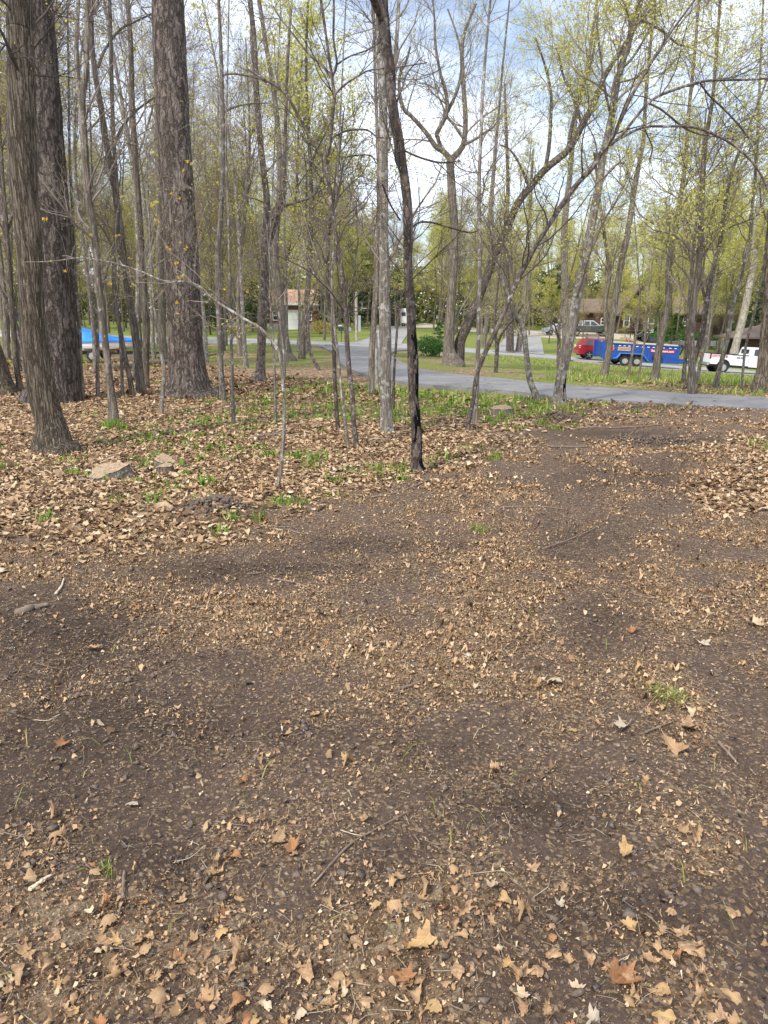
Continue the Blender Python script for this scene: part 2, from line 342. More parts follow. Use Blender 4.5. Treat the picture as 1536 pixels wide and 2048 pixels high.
def leaf_quads(P, n, size, base, spread=.04):
    N, K, _ = P.shape; i = rng.integers(0, N, n); k = rng.integers(1, K, n); f = rng.random((n, 1))
    c = P[i, k] * f + P[i, k - 1] * (1 - f) + rng.normal(size=(n, 3)) * spread
    a = unit(rng.normal(size=(n, 3))); b = unit(np.cross(a, rng.normal(size=(n, 3)))); s = (size * (.5 + rng.random((n, 1))))
    V = np.stack([c, c + a * s * .5 + b * s * .32, c + a * s, c + a * s * .5 - b * s * .32], 1).reshape(-1, 3)
    return V, (np.arange(n)[:, None] * 4 + np.arange(4)) + base
def crown_mesh(name, trunkP, trunkR, L1, L2, L3, leaves, ts=(.3, 1), len1=3, len2=1.3, len3=.6, ang=.9, mats=None, trop=.05, extra=None, lsize=.07, rmin=.004, lspread=.05):
    """three generations of branches, then leaves; trunk polylines may be several (lists)"""
    P0, R0 = trunkP, trunkR
    parts = []; 
    p1, r1 = grow(P0, R0, L1, ts[0], ts[1], len1, ang * .9, 9, .17, trop * 1.3, rr=.38, rmin=.005)
    if extra is not None: src, srr = np.concatenate([p1, extra[0]]), np.concatenate([r1, extra[1]])
    else: src, srr = p1, r1
    p2, r2 = grow(src, srr, L2, .12, 1, len2, .8, 6, .15, trop, rr=.6, rmin=rmin)
    p3, r3 = grow(p2, r2, L3, .1, 1, len3, .7, 4, .16, trop, rr=.6, rmin=rmin * .8)
    V = []; Fq = []; nb = 0
    for (p, r, s) in ((p1, r1, 5), (p2, r2, 3), (p3, r3, 3)):
        v, q = tubes(p, r, s, nb); V.append(v); Fq.append((q, 0)); nb += len(v)
    for (cnt, mi, sz) in leaves:
        if cnt: v, q = leaf_quads(p3, cnt, sz, nb, lspread); V.append(v); Fq.append((q, mi)); nb += len(v)
    return mesh_np(name, np.concatenate(V), Fq, mats, smooth=True)
def smooth_path(pts, n):
    """Catmull-Rom resampling of rows of numbers"""
    P = np.array(pts, float); P = np.vstack([2 * P[0] - P[1], P, 2 * P[-1] - P[-2]])
    m = len(P) - 3; out = []
    for t in np.linspace(0, m - 1e-6, n):
        i = int(t); f = t - i; a, b, c, d = P[i], P[i + 1], P[i + 2], P[i + 3]
        out.append(.5 * ((2 * b) + (c - a) * f + (2 * a - 5 * b + 4 * c - d) * f * f + (3 * b - a - 3 * c + d) * f ** 3))
    return np.array(out)
# ------------------------------------------------------------ ground zones
def sstep(a): a = np.clip(a, 0, 1); return a * a * (3 - 2 * a)
BPX = [-600, 0, 150, 300, 450, 600, 700, 850, 950, 1050, 1120, 1200, 1300, 2200]
BPY = [1110, 1090, 1100, 1085, 1090, 1045, 1010, 968, 935, 900, 862, 838, 825, 800]
DARK = [(130, 1270, 260, 95, 1), (240, 1440, 260, 90, .8), (60, 1600, 220, 150, .6), (520, 1140, 260, 28, .9), (760, 1085, 160, 22, .8), (1180, 1080, 150, 45, .6), (1190, 960, 110, 40, .6), (1330, 950, 60, 60, .6),
        (420, 1030, 80, 22, 1.2), (1110, 838, 55, 16, 1.2), (1240, 868, 130, 14, 1.0), (1390, 880, 110, 12, .8), (1200, 1240, 90, 60, .6), (640, 1460, 200, 60, .4), (1050, 1620, 200, 60, .7), (1250, 1830, 230, 90, .7), (900, 1500, 120, 50, .5), (760, 1750, 90, 90, .5), (330, 1720, 150, 60, .6)]
FRAG = [(700, 1260, 380, 70, .8), (330, 1470, 160, 130, .3), (700, 1390, 420, 60, .4), (1300, 1400, 190, 75, 1.0), (1450, 1230, 120, 90, .5), (1400, 930, 180, 90, .6), (1000, 1000, 200, 60, .5), (450, 1900, 420, 90, .9), (1350, 1650, 130, 90, .4), (650, 1640, 150, 60, .3)]
TRK = [([960, 1000, 1060, 1110, 1150, 1240, 1400, 1600, 1900], [1010, 950, 830, 650, 450, 250, 100, -50, -160], 20), ([1000, 1080, 1180, 1250, 1350, 1480, 1650, 1900, 2100], [1060, 960, 800, 650, 520, 430, 380, 350, 330], 26),
       ([860, 950, 1080, 1250, 1450, 1700], [1290, 1330, 1380, 1440, 1500, 1580], 42), ([860, 960, 1060, 1180, 1300, 1420, 1600, 1900], [1150, 1095, 1120, 1160, 1190, 1180, 1140, 1080], 40)]
def tracks(px, py):
    t_ = 0
    for ys, xs, w in TRK:
        c = np.interp(py, ys, xs); sl = (np.interp(py + 8, ys, xs) - np.interp(py - 8, ys, xs)) / 16; q = (px - c) / np.sqrt(1 + sl ** 2) / (w * (.5 + (py - 640) / 700)); t_ = t_ + np.exp(-q ** 2) * (py > ys[0] - 20)
    return np.clip(t_, 0, 1)
def zones(x, y):
    px, py = proj(x, y, np.zeros_like(x)); n = fbm(x * 1.3, y * 1.3, 21, 4) - .5; n2 = fbm(x * 4, y * 4, 25, 3) - .5
    B = np.interp(px, BPX, BPY)
    bed = sstep((B - py + n * 120 + n2 * 80) / 110 + .3)
    rb = sstep((px - 1395 + n * 160) / 40) * sstep((py - 868) / 14) * sstep((1045 - py + n * 60) / 30)
    bed = np.maximum(bed, rb)
    dark = 0; fr = 0
    for cx, cy, rx, ry, s in DARK: dark = dark + s * np.exp(-(((px - cx) / rx) ** 2 + ((py - cy) / ry) ** 2) * 1.2)
    for cx, cy, rx, ry, s in FRAG: fr = fr + s * np.exp(-(((px - cx) / rx) ** 2 + ((py - cy) / ry) ** 2) * 1.2)
    dark = np.clip(dark * (.6 + 1.2 * (n2 + .5) * .8), 0, 1.2); trk = tracks(px, py)
    frag = np.clip(.66 + 2.2 * n + 2.4 * n2 + .7 * fr - .75 * dark - .38 * trk, .05, 1.6)
    return px, py, bed, dark, frag
def micro(x, y):
    near = np.clip((16 - y) / 6, 0, 1)
    px, py, bed, dark, frag = zones(x, y); trk = tracks(px, py)
    a = fbm(x * 3.1, y * 3.1, 31, 4) - .5
    b = np.abs(fbm(x * 9, y * 9, 41, 3) - .5)
    heap = .14 * np.exp(-((px - 430) / 80) ** 2 - ((py - 1028) / 22) ** 2) + .12 * np.exp(-((px - 1110) / 55) ** 2 - ((py - 838) / 15) ** 2) + .03 * np.exp(-((px - 60) / 130) ** 2 - ((py - 1225) / 28) ** 2) + .07 * np.exp(-((px - 1300) / 150) ** 2 - ((py - 1400) / 55) ** 2)
    return near * (a * .055 + b * (.02 + .05 * np.clip(dark, 0, 1)) * (1 - .5 * bed) + bed * .012 + heap * .6 - .03 * trk)
def Hg(x, y):
    x = np.asarray(x, float); y = np.asarray(y, float)
    return H(x, y) + micro(x, y)

def axis(segs):
    out = [segs[0][0]]
    for a, b, s0, s1 in segs:
        p = a
        while p < b - 1e-6:
            f = (p - a) / (b - a); p += s0 + (s1 - s0) * f; out.append(min(p, b))
    return np.unique(np.round(out, 5))
gx = axis([(0, 3, .038, .045), (3, 9, .05, .16), (9, 40, .16, 1.2), (40, 400, 1.4, 30)]); gx = np.concatenate([-gx[::-1][:-1], gx])
gy = axis([(-8, 1.2, 1.2, .06), (1.2, 6.5, .034, .042), (6.5, 14, .045, .11), (14, 40, .12, .5), (40, 120, .5, 1.6), (120, 460, 2, 30)])
X, Y = np.meshgrid(gx, gy, indexing='ij')
Z = Hg(X, Y)
ZX = [(-60, 60)]
nx, ny = X.shape
ii, jj = np.meshgrid(np.arange(nx - 1), np.arange(ny - 1), indexing='ij'); k0 = ii * ny + jj
Q = np.stack([k0, k0 + ny, k0 + ny + 1, k0 + 1], -1).reshape(-1, 4)
px, py, bed, dark, frag = zones(X, Y)
# real picture row of far ground (height included) only to lay out lawns once
fpx, fpy = proj(X, Y, Z)
nn = fbm(X * .25, Y * .25, 51, 4)
n3 = fbm(X * .9, Y * .9, 55, 4)
litter = np.where(Y < 19, np.maximum(.95 * bed, .42 * frag * (1 - bed)), 1.0)
verge = sstep((X / np.maximum(Y, 1) - (-.02)) / .05) * sstep((Y - 14.2) / 1.2)
grass = np.clip(verge * (.45 + 1.5 * (nn - .3) + (n3 - .5)), 0, 1)
nearstrip = sstep((X / np.maximum(Y, 1) + .13) / .06) * sstep((Y - 11.5 - (n3 - .5) * 5) / 3) * sstep((19.5 - Y + (n3 - .5) * 3) / 1.5) * sstep((.26 - X / np.maximum(Y, 1)) / .03)
grass = np.maximum(grass, nearstrip * .8)
left = sstep((-.02 - X / np.maximum(Y, 1)) / .05) * sstep((Y - 24) / 6) * sstep((n3 + nn - .98) / .12)
left = np.maximum(left, sstep((Y - 38) / 8) * sstep((nn + n3 - .8) / .2) * (X < 0))
grass = np.maximum(grass, left)
lawn = sstep((Y - 65) / 3); grass = np.maximum(grass, lawn * np.clip(.75 + 1.2 * (nn - .4), .35, 1))
mask = np.ones((nx * ny, 4), np.float32); mask[:, 0] = np.clip(litter, 0, 1).ravel(); mask[:, 1] = grass.ravel(); mask[:, 2] = np.clip(dark, 0, 1).ravel() * (Y.ravel() < 19)

gm = bpy.data.materials.new('forest_ground'); gm.use_nodes = True; t = gm.node_tree; b = t.nodes['Principled BSDF']; N = t.nodes.new; K = t.links.new
at = N('ShaderNodeAttribute'); at.attribute_name = 'mask'; se = N('ShaderNodeSeparateColor'); K(at.outputs['Color'], se.inputs[0])
tcn = N('ShaderNodeTexCoord')
def nnoise(s, det=6, ro=.65):
    n = N('ShaderNodeTexNoise'); n.inputs['Scale'].default_value = s; n.inputs['Detail'].default_value = det; n.inputs['Roughness'].default_value = ro; K(tcn.outputs['Object'], n.inputs['Vector']); return n
def ramp(src, stops):
    r = N('ShaderNodeValToRGB'); cr = r.color_ramp
    while len(cr.elements) < len(stops): cr.elements.new(.5)
    for e, (p, c) in zip(cr.elements, stops): e.position = p; e.color = (*c, 1)
    K(src, r.inputs[0]); return r.outputs[0]
def mixc(f, a, c):
    m_ = N('ShaderNodeMix'); m_.data_type = 'RGBA'; K(f, m_.inputs[0]); K(a, m_.inputs[6]); K(c, m_.inputs[7]); return m_.outputs[2]
nA = nnoise(2.2); nB = nnoise(38, 8, .75); nC = nnoise(130, 4, .7)
soil = ramp(nA.outputs[0], [(.3, (.13, .088, .064)), (.7, (.225, .16, .12))])
soil2 = ramp(nB.outputs[0], [(.32, (.05, .034, .026)), (.5, (.145, .1, .074)), (.72, (.29, .215, .165))])
m_ = N('ShaderNodeMix'); m_.data_type = 'RGBA'; m_.inputs[0].default_value = .6; K(soil, m_.inputs[6]); K(soil2, m_.inputs[7]); soilc = m_.outputs[2]
vc = N('ShaderNodeTexVoronoi'); vc.inputs['Scale'].default_value = 95; K(tcn.outputs['Object'], vc.inputs['Vector']); sv = N('ShaderNodeSeparateColor'); K(vc.outputs['Color'], sv.inputs[0])
chip = ramp(sv.outputs[1], [(0, (.1, .062, .038)), (.5, (.28, .185, .11)), (.9, (.44, .31, .19)), (1, (.55, .43, .3))])
cth = N('ShaderNodeMath'); cth.operation = 'MULTIPLY_ADD'; cth.inputs[1].default_value = 1.1; cth.inputs[2].default_value = .2; K(se.outputs[0], cth.inputs[0])
cl = N('ShaderNodeMath'); cl.operation = 'LESS_THAN'; K(sv.outputs[0], cl.inputs[0]); K(cth.outputs[0], cl.inputs[1]); soilc = mixc(cl.outputs[0], soilc, chip)
drk = N('ShaderNodeHueSaturation'); drk.inputs['Value'].default_value = .55; K(soilc, drk.inputs['Color']); soilc = mixc(se.outputs[2], soilc, drk.outputs[0])
vo = N('ShaderNodeTexVoronoi'); vo.inputs['Scale'].default_value = 17; vo.inputs['Randomness'].default_value = 1
ndm = N('ShaderNodeVectorMath'); ndm.operation = 'MULTIPLY_ADD'; ndm.inputs[1].default_value = (.06,) * 3; K(nnoise(14, 4).outputs['Color'], ndm.inputs[0]); K(tcn.outputs['Object'], ndm.inputs[2]); K(ndm.outputs[0], vo.inputs['Vector'])
sc2 = N('ShaderNodeSeparateColor'); K(vo.outputs['Color'], sc2.inputs[0])
lit = ramp(sc2.outputs[0], [(0, (.05, .032, .022)), (.3, (.17, .105, .06)), (.6, (.34, .225, .13)), (.85, (.48, .34, .2)), (1, (.6, .48, .34))])
gr = ramp(nnoise(26, 8, .8).outputs[0], [(.3, (.07, .075, .025)), (.45, (.15, .19, .04)), (.58, (.25, .27, .07)), (.72, (.38, .33, .15))])
lf = N('ShaderNodeMath'); lf.operation = 'MULTIPLY_ADD'; lf.inputs[1].default_value = 2.2; K(nB.outputs[0], lf.inputs[0])
lm = N('ShaderNodeMath'); lm.operation = 'MULTIPLY_ADD'; lm.inputs[1].default_value = 2.2; lm.inputs[2].default_value = -2.0; K(se.outputs[0], lm.inputs[0]); K(lm.outputs[0], lf.inputs[2]); lf.use_clamp = True
col = mixc(lf.outputs[0], soilc, lit)
gf = N('ShaderNodeMath'); gf.operation = 'MULTIPLY_ADD'; gf.inputs[1].default_value = 2.6; gf.use_clamp = True; K(nnoise(5, 8, .75).outputs[0], gf.inputs[0])
gmn = N('ShaderNodeMath'); gmn.operation = 'MULTIPLY_ADD'; gmn.inputs[1].default_value = 2.6; gmn.inputs[2].default_value = -2.3; K(se.outputs[1], gmn.inputs[0]); K(gmn.outputs[0], gf.inputs[2])
col = mixc(gf.outputs[0], col, gr)
K(col, b.inputs['Base Color']); b.inputs['Roughness'].default_value = .95; b.inputs['Specular IOR Level'].default_value = .15
hb = N('ShaderNodeMath'); hb.operation = 'MULTIPLY_ADD'; hb.inputs[1].default_value = .4; K(nC.outputs[0], hb.inputs[0]); K(nB.outputs[0], hb.inputs[2])
bp = N('ShaderNodeBump'); bp.inputs['Distance'].default_value = .03; bp.inputs['Strength'].default_value = 1; K(hb.outputs[0], bp.inputs['Height']); K(bp.outputs[0], b.inputs['Normal'])

# ------------------------------------------------------------ roads
def strip(name, la, lb, m, lift, n=90, w=8, ext=0.0):
    A = np.array([hit(*p) for p in la]); B_ = np.array([hit(*p) for p in lb])
    A = smooth_path(A, n); B_ = smooth_path(B_, n); f = np.linspace(0, 1, w)[None, :, None]
    G = A[:, None] * (1 - f) + B_[:, None] * f
    G[..., 2] = H(G[..., 0], G[..., 1]) + lift + micro(G[..., 0], G[..., 1]) * .0
    i, j = np.meshgrid(np.arange(n - 1), np.arange(w - 1), indexing='ij'); k = i * w + j
    q = np.stack([k, k + 1, k + w + 1, k + w], -1).reshape(-1, 4)
    # skirt so that the edge is a real step
    V = G.reshape(-1, 3); sk = V.copy(); edge = np.concatenate([np.arange(n) * w, (np.arange(n) * w + w - 1)])
    lo = V[edge].copy(); lo[:, 2] -= .25; base = len(V); V = np.vstack([V, lo])
    a = np.arange(n - 1)
    s1 = np.stack([a * w, (a + 1) * w, base + a + 1, base + a], -1); s2 = np.stack([a * w + w - 1, (a + 1) * w + w - 1, base + n + a + 1, base + n + a], -1)
    me = mesh_np(name, V, [(np.vstack([q, s1, s2[:, ::-1]]), 0)], [m], smooth=False)
    o = link(name, me); tag(o, kind='structure'); return o, A, B_
M['asphalt'] = mat('asphalt', (.19, .183, .182), .85, noise=(1.2, (.26, .25, .247)), spec=.3)
_t = M['asphalt'].node_tree; _b = _t.nodes['Principled BSDF']; _s = _b.inputs['Base Color'].links[0].from_socket; _c = _t.nodes.new('ShaderNodeTexCoord')
_n = _t.nodes.new('ShaderNodeTexNoise'); _n.inputs['Scale'].default_value = 60; _n.inputs['Detail'].default_value = 4; _t.links.new(_c.outputs['Object'], _n.inputs['Vector']); _v = _t.nodes.new('ShaderNodeTexVoronoi'); _v.feature = 'DISTANCE_TO_EDGE'; _v.inputs['Scale'].default_value = .35; _w = _t.nodes.new('ShaderNodeTexNoise'); _w.inputs['Scale'].default_value = 1.5; _w.inputs['Detail'].default_value = 6; _t.links.new(_c.outputs['Object'], _w.inputs['Vector']); _a = _t.nodes.new('ShaderNodeVectorMath'); _a.operation = 'MULTIPLY_ADD'; _a.inputs[1].default_value = (1.2,) * 3; _t.links.new(_w.outputs['Color'], _a.inputs[0]); _t.links.new(_c.outputs['Object'], _a.inputs[2]); _t.links.new(_a.outputs[0], _v.inputs['Vector'])
_m = _t.nodes.new('ShaderNodeMapRange'); _m.inputs['From Max'].default_value = .012; _m.inputs['To Min'].default_value = .55; _m.inputs['To Max'].default_value = 1; _t.links.new(_v.outputs['Distance'], _m.inputs[0]); _q = _t.nodes.new('ShaderNodeMath'); _q.operation = 'MULTIPLY_ADD'; _q.inputs[1].default_value = .5; _t.links.new(_n.outputs[0], _q.inputs[0]); _r = _t.nodes.new('ShaderNodeMath'); _r.operation = 'ADD'; _r.inputs[1].default_value = -.25; _t.links.new(_m.outputs[0], _q.inputs[2]); _t.links.new(_q.outputs[0], _r.inputs[0]); _h = _t.nodes.new('ShaderNodeHueSaturation'); _t.links.new(_s, _h.inputs['Color']); _t.links.new(_r.outputs[0], _h.inputs['Value']); _t.links.new(_h.outputs[0], _b.inputs['Base Color'])
M['street'] = mat('street_asphalt', (.27, .26, .25), .85, noise=(.8, (.36, .345, .33)))
M['gravel'] = mat('gravel', (.42, .36, .28), .95, noise=(3, (.55, .48, .39)))
M['concrete'] = mat('concrete', (.5, .47, .43), .85, noise=(4, (.62, .59, .54)))
DA = [(2100, 852), (1536, 820), (1384, 813), (1244, 804), (1129, 797), (1020, 784), (954, 779), (838, 769), (781, 761), (734, 751), (703, 740), (680, 725), (669, 706), (640, 692)]
DB = [(2100, 826), (1536, 797), (1314, 785), (1140, 772), (1020, 760), (923, 751), (875, 745), (838, 738), (812, 729), (795, 720), (783, 712), (784, 706), (800, 701), (835, 700)]
drv, dA, dB = strip('driveway', DA, DB, M['asphalt'], .03, n=140)
st_, sA, sB = strip('street', [(-600, 664), (0, 672), (300, 686), (450, 687), (650, 692), (815, 699), (1100, 718), (1160, 724), (1350, 741), (1500, 752), (1900, 772)],
      [(-600, 655), (0, 662), (300, 675), (450, 677), (650, 685), (815, 689), (1100, 711), (1160, 716), (1350, 733), (1500, 743), (1900, 761)], M['street'], .07, n=120)
strip('kerb', [(-600, 665), (0, 673), (300, 687), (450, 688), (650, 693)], [(-600, 664.3), (0, 672.2), (300, 686.2), (450, 687.2), (650, 692.2)], M['concrete'], .13, n=60, w=2)
strip('neighbour_driveway', [(683, 689), (718, 684), (742, 674), (753, 663), (748, 655)], [(803, 692), (806, 683), (812, 674), (817, 663), (824, 655)], M['street'], .09, n=40)
strip('gravel_path', [(748, 656), (824, 656), (880, 657), (1000, 668), (1100, 676), (1240, 679), (1420, 694)], [(752, 652), (824, 651), (880, 650), (1000, 659), (1100, 664), (1240, 669), (1420, 684)], M['gravel'], .07, n=60)
strip('side_driveway', [(985, 705), (1000, 690), (1012, 674)], [(1088, 711), (1085, 692), (1080, 674)], M['street'], .11, n=30)
# let the ground sink under the driveway so that the asphalt sheet lies clear of it
def in_strip(x, y, A, B_, pad=0.0):
    """distance test against the centre line"""
    c = (A + B_) / 2; hw = np.linalg.norm((A - B_)[:, :2], axis=1) / 2
    best = np.full(x.shape, 1e9)
    for k in range(0, len(c), 1):
        best = np.minimum(best, np.hypot(x - c[k, 0], y - c[k, 1]) - hw[k])
    return best < pad
sel = (Y > 10) & (Y < 66) & (np.abs(X) < 60)
bur = np.zeros(X.shape, bool); bur[sel] = in_strip(X[sel], Y[sel], dA, dB, -.15)
Z = Z - .06 * bur
V = np.stack([X, Y, Z], -1).reshape(-1, 3)
gme = mesh_np('ground', V, [(Q, 0)], [gm]); ca = gme.color_attributes.new('mask', 'FLOAT_COLOR', 'POINT'); ca.data.foreach_set('color', mask.ravel())
ground = link('ground', gme); tag(ground, kind='structure')

# ------------------------------------------------------------ traced trees
def world_path(path, d, wob=0.0, seed=0):
    out = []
    for k, (a, b_, w) in enumerate(path):
        dd = d + wob * math.sin(k * 1.3 + seed)
        p = Pd(a, b_, dd); dep = p[1] * cp - (p[2] - EYE) * sp_
        out.append((*p, w / 2 / F * dep))
    return np.array(out)
def traced_tree(label, path, bark='grey_bark', forks=(), L=(10, 60, 300), ts=(.35, 1), lens=(1.8, .8, .4), leaves=0, buds=200, ext=3.0, cat='tree', d=None, name='maple_tree',
                sides=10, K=40, lump=.05, twig='twig', group=None, lsize=.05, ang=.85, rmin=.0022, patches=None, moss=False, flare=0, trop=.04):
    base = hit(path[0][0], path[0][1]); d = base[1] if d is None else d
    base[2] = float(Hg(base[0], base[1]))
    W = world_path(path, d, .0)
    e = unit((W[-1, :3] - W[-2, :3])[None])[0]
    if ext: W = np.vstack([W, [*(W[-1, :3] + e * ext * .5), W[-1, 3] * .8], [*(W[-1, :3] + e * ext), W[-1, 3] * .5]])
    first = W[0].copy(); first[2] = base[2] - .15; first[3] *= 1.12
    W[0, 2] = max(W[0, 2], base[2]); W = np.vstack([first, W])
    S = smooth_path(W, K); S[:, 3] = np.maximum(S[:, 3], .003)
    FK = []
    for fp in forks:
        w = world_path(fp, d, .0); depthdrift = np.linspace(0, 1, len(w)) * rng.normal() * .5; w[:, 1] += depthdrift
        FK.append(smooth_path(w, max(10, 3 * len(fp))))
    root = empty(name, (base[0], base[1], base[2])); off = base
    P = S[None, :, :3] - off; Rr = S[None, :, 3]
    V, Qd = tubes(P, Rr, sides)
    # lumps and root flare on the trunk
    Vr = V.reshape(K, sides, 3); c = P[0][:, None, :]; dirv = Vr - c
    ang_ = np.arange(sides) / sides * 2 * np.pi; s = np.arange(K)
    lumps = 1 + lump * (fbm(np.cos(ang_)[None] * 2 + 5 + s[:, None] * 30 / K + base[0] * 3, np.sin(ang_)[None] * 2 + s[:, None] * 22 / K, 61, 3) - .5) * 2
    if flare:
        hgt = np.maximum(P[0][:, 2], 0)[:, None]
        lobes = np.abs(np.sin(ang_ * 2.5 + base[0]))[None] ** 2
        lumps = lumps * (1 + flare * lobes * np.exp(-hgt / .16))
    Vr = c + dirv * lumps[..., None]
    ends = [Vr[-1]]
    VV = [Vr.reshape(-1, 3)]; FF = [(Qd, 0)]; nb = len(VV[0])
    cap = nb; VV.append(P[0][-1:]); nb += 1
    last = (K - 1) * sides; capf = np.stack([last + np.arange(sides), last + (np.arange(sides) + 1) % sides, np.full(sides, cap)], -1); FF.append((capf, 0))
    extra = None
    eP = []; eR = []
    for f in FK:
        p = f[None, :, :3] - off; r = np.maximum(f[None, :, 3], .002); v, q = tubes(p, r, max(6, sides // 2), nb); VV.append(v); FF.append((q, 0)); nb += len(v)
        g = smooth_path(f, 9); eP.append(g[:, :3] - off); eR.append(np.maximum(g[:, 3], .002))
    mats = [M[bark]]
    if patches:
        mats.append(M['black_patch']); mi = np.zeros(len(Qd), np.int64); ring = np.arange(len(Qd)) // sides; sd = np.arange(len(Qd)) % sides
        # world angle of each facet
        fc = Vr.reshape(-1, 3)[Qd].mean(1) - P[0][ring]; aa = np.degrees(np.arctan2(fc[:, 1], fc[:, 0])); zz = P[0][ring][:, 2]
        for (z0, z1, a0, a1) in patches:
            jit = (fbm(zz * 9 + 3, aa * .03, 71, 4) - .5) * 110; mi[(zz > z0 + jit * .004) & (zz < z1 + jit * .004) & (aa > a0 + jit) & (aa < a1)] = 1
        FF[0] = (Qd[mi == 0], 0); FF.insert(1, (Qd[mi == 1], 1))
    tme = mesh_np('trunk', np.concatenate(VV), FF, mats); link('trunk', tme, root)
    # branches
    src = smooth_path(S, 14); P0 = [src[:, :3] - off]; R0 = [np.maximum(src[:, 3], .003)]
    if sum(L):
        if eP:
            P1 = [smooth_path(np.column_stack([p, r]), 14) for p, r in zip(eP, eR)]
            P0 += [q[:, :3] for q in P1]; R0 += [np.maximum(q[:, 3], .002) for q in P1]
        lv = [(int(leaves * 2.9), 1, lsize * .6), (int(buds * 1.5), 2, lsize * .42)]
        me = crown_mesh('crown', np.array(P0), np.array(R0), *L, lv, ts=ts, len1=lens[0] * (.72 if lens[0] > 2 else .9), len2=lens[1], len3=lens[2], mats=[M[twig], M['new_leaf'], M['bud']], ang=ang, rmin=rmin, trop=trop, lspread=.05)
        cr = link('crown', me, root)
    if moss:
        mb = MB(); 
        v = []
    tag(root, label, cat, group)
    return root, S, FK, off
TT = traced_tree
# the big trunks at the left
TT('massive grey oak trunk with long furrows, nearest of the big trunks, standing before the pine', [(112,907,92),(106,885,76),(104,860,62),(97,832,56),(81,765,54),(67,663,49),(61,561,48),(57,474,49),(46,338,53),(43,203,53),(40,68,50),(38,0,49)],
   'oak_bark', L=(10,50,220), ts=(.62,1), lens=(2.2,1,.5), ext=5, name='oak_tree', sides=40, K=90, lump=.05, flare=.12, twig='dark_twig')
TT('massive dark pine trunk with plated bark, half hidden behind the grey oak trunk', [(108,803,112),(112,780,98),(115,740,88),(112,697,84),(103,561,82),(98,460,82),(90,338,80),(80,203,80),(70,68,76),(64,0,74)],
   'pine_bark', L=(8,30,120), ts=(.7,1), lens=(2.5,1,.5), ext=7, name='pine_tree', sides=44, K=90, lump=.06, flare=.18, twig='dark_twig')
TT('massive straight pine trunk with dark plated bark, standing alone right of the saplings', [(380,793,110),(378,780,92),(377,765,82),(372,697,70),(367,595,68),(360,460,67),(352,338,64),(345,203,64),(338,68,65),(336,0,62)],
   'pine_bark', L=(8,30,120), ts=(.72,1), lens=(2.5,1,.5), ext=7, name='pine_tree', sides=44, K=90, lump=.06, flare=.22, twig='dark_twig')
TT('thick dark trunk leaning out past the left edge of the view', [(2,787,62),(-2,765,50),(-10,730,46),(-22,690,42),(-40,620,40),(-70,500,38)], 'oak_bark', L=(0,0,0), ext=6, name='oak_tree', sides=24, K=40, flare=.2)
TT('thin dark stem leaning left in front of the furrowed oak', [(60,770,13),(52,735,12),(47,697,11),(38,668,10),(27,640,10),(14,610,9),(0,578,9),(-30,530,8)], 'dark_bark', L=(6,20,80), ts=(.6,1), ext=2)
TT('thin grey trunk with a swollen foot beside the leaning dark trunk', [(41,785,24),(39,771,13),(33,731,11),(28,663,10),(24,620,9),(21,560,8),(14,460,7),(4,330,6),(-4,200,5)], 'grey_bark', L=(10,50,260), ext=2)
TT('slim trunk forking high, with bright moss round its foot, between the two pines', [(228,850,24),(224,800,17),(220,765,15),(210,680,14),(198,580,13),(190,480,14),(178,406,15),(170,305,14),(164,203,14),(172,150,11),(174,80,10),(175,0,9)],
   'grey_bark', forks=[[(164,205,12),(154,188,11),(143,165,10),(137,150,10),(127,68,9),(123,0,8),(119,-60,7)]], L=(16,90,520), ts=(.3,1), lens=(1.6,.8,.4), buds=500)
TT('slim grey trunk curving left, second of the close pair before the blue boat cover', [(283,790,24),(280,765,18),(276,714,16),(267,646,15),(250,545,14),(242,460,13),(237,430,13),(227,355,13),(213,288,12),(203,220,12),(191,152,11),(184,91,10),(182,0,9)],
   'grey_bark', forks=[[(228,290,6),(240,250,6),(262,215,5),(285,190,5),(310,165,4)],[(196,135,6),(205,95,6),(230,50,5),(262,25,4),(300,0,4)]], L=(14,90,520), ts=(.3,1), lens=(1.6,.8,.4), buds=500)
TT('thin trunk joined close behind the curving slim grey trunk', [(266,793,12),(258,750,10),(250,714,10),(240,660,9),(234,629,9),(228,560,9),(232,470,8),(235,400,8),(230,320,8),(228,288,8),(224,190,8),(222,102,7),(219,0,7)], 'grey_bark', L=(10,60,320), buds=300)
TT('grey trunk standing behind the close pair, nearly straight', [(292,778,17),(291,740,14),(293,663,14),(287,560,13),(281,460,12),(272,338,12),(264,200,11),(262,100,10),(255,0,9)], 'grey_bark', L=(14,80,420), buds=400)
TT('grey trunk rising just left of the lone pine', [(328,727,17),(326,690,15),(323,600,14),(320,480,13),(316,300,12),(312,120,10),(310,0,9)], 'grey_bark', L=(12,80,420), buds=400)
TT('lichen spotted sapling nearest the dark plated pine at the left', [(165,800,11),(162,740,8),(159,663,8),(154,600,7),(150,540,7),(147,450,6),(140,330,5),(138,200,4)], 'maple_bark', L=(10,50,260), group=None)
TT('sapling with pale spots standing before the boat trailer', [(196,798,9),(195,740,7),(196,697,6),(193,620,6),(190,560,5),(186,420,4)], 'maple_bark', L=(8,40,200), ts=(.4,1))
TT('very thin sapling right of the mossy trunk', [(245,793,7),(243,720,6),(239,660,5),(236,600,4),(240,500,3)], 'maple_bark', L=(6,30,120), ts=(.4,1))
TT('kinked sapling standing before the lone pine trunk', [(323,832,9),(325,790,8),(328,741,8),(322,705,6),(315,680,6),(312,640,6),(306,580,5),(300,480,4),(296,380,3)], 'maple_bark', L=(8,50,240), ts=(.4,1), leaves=0)
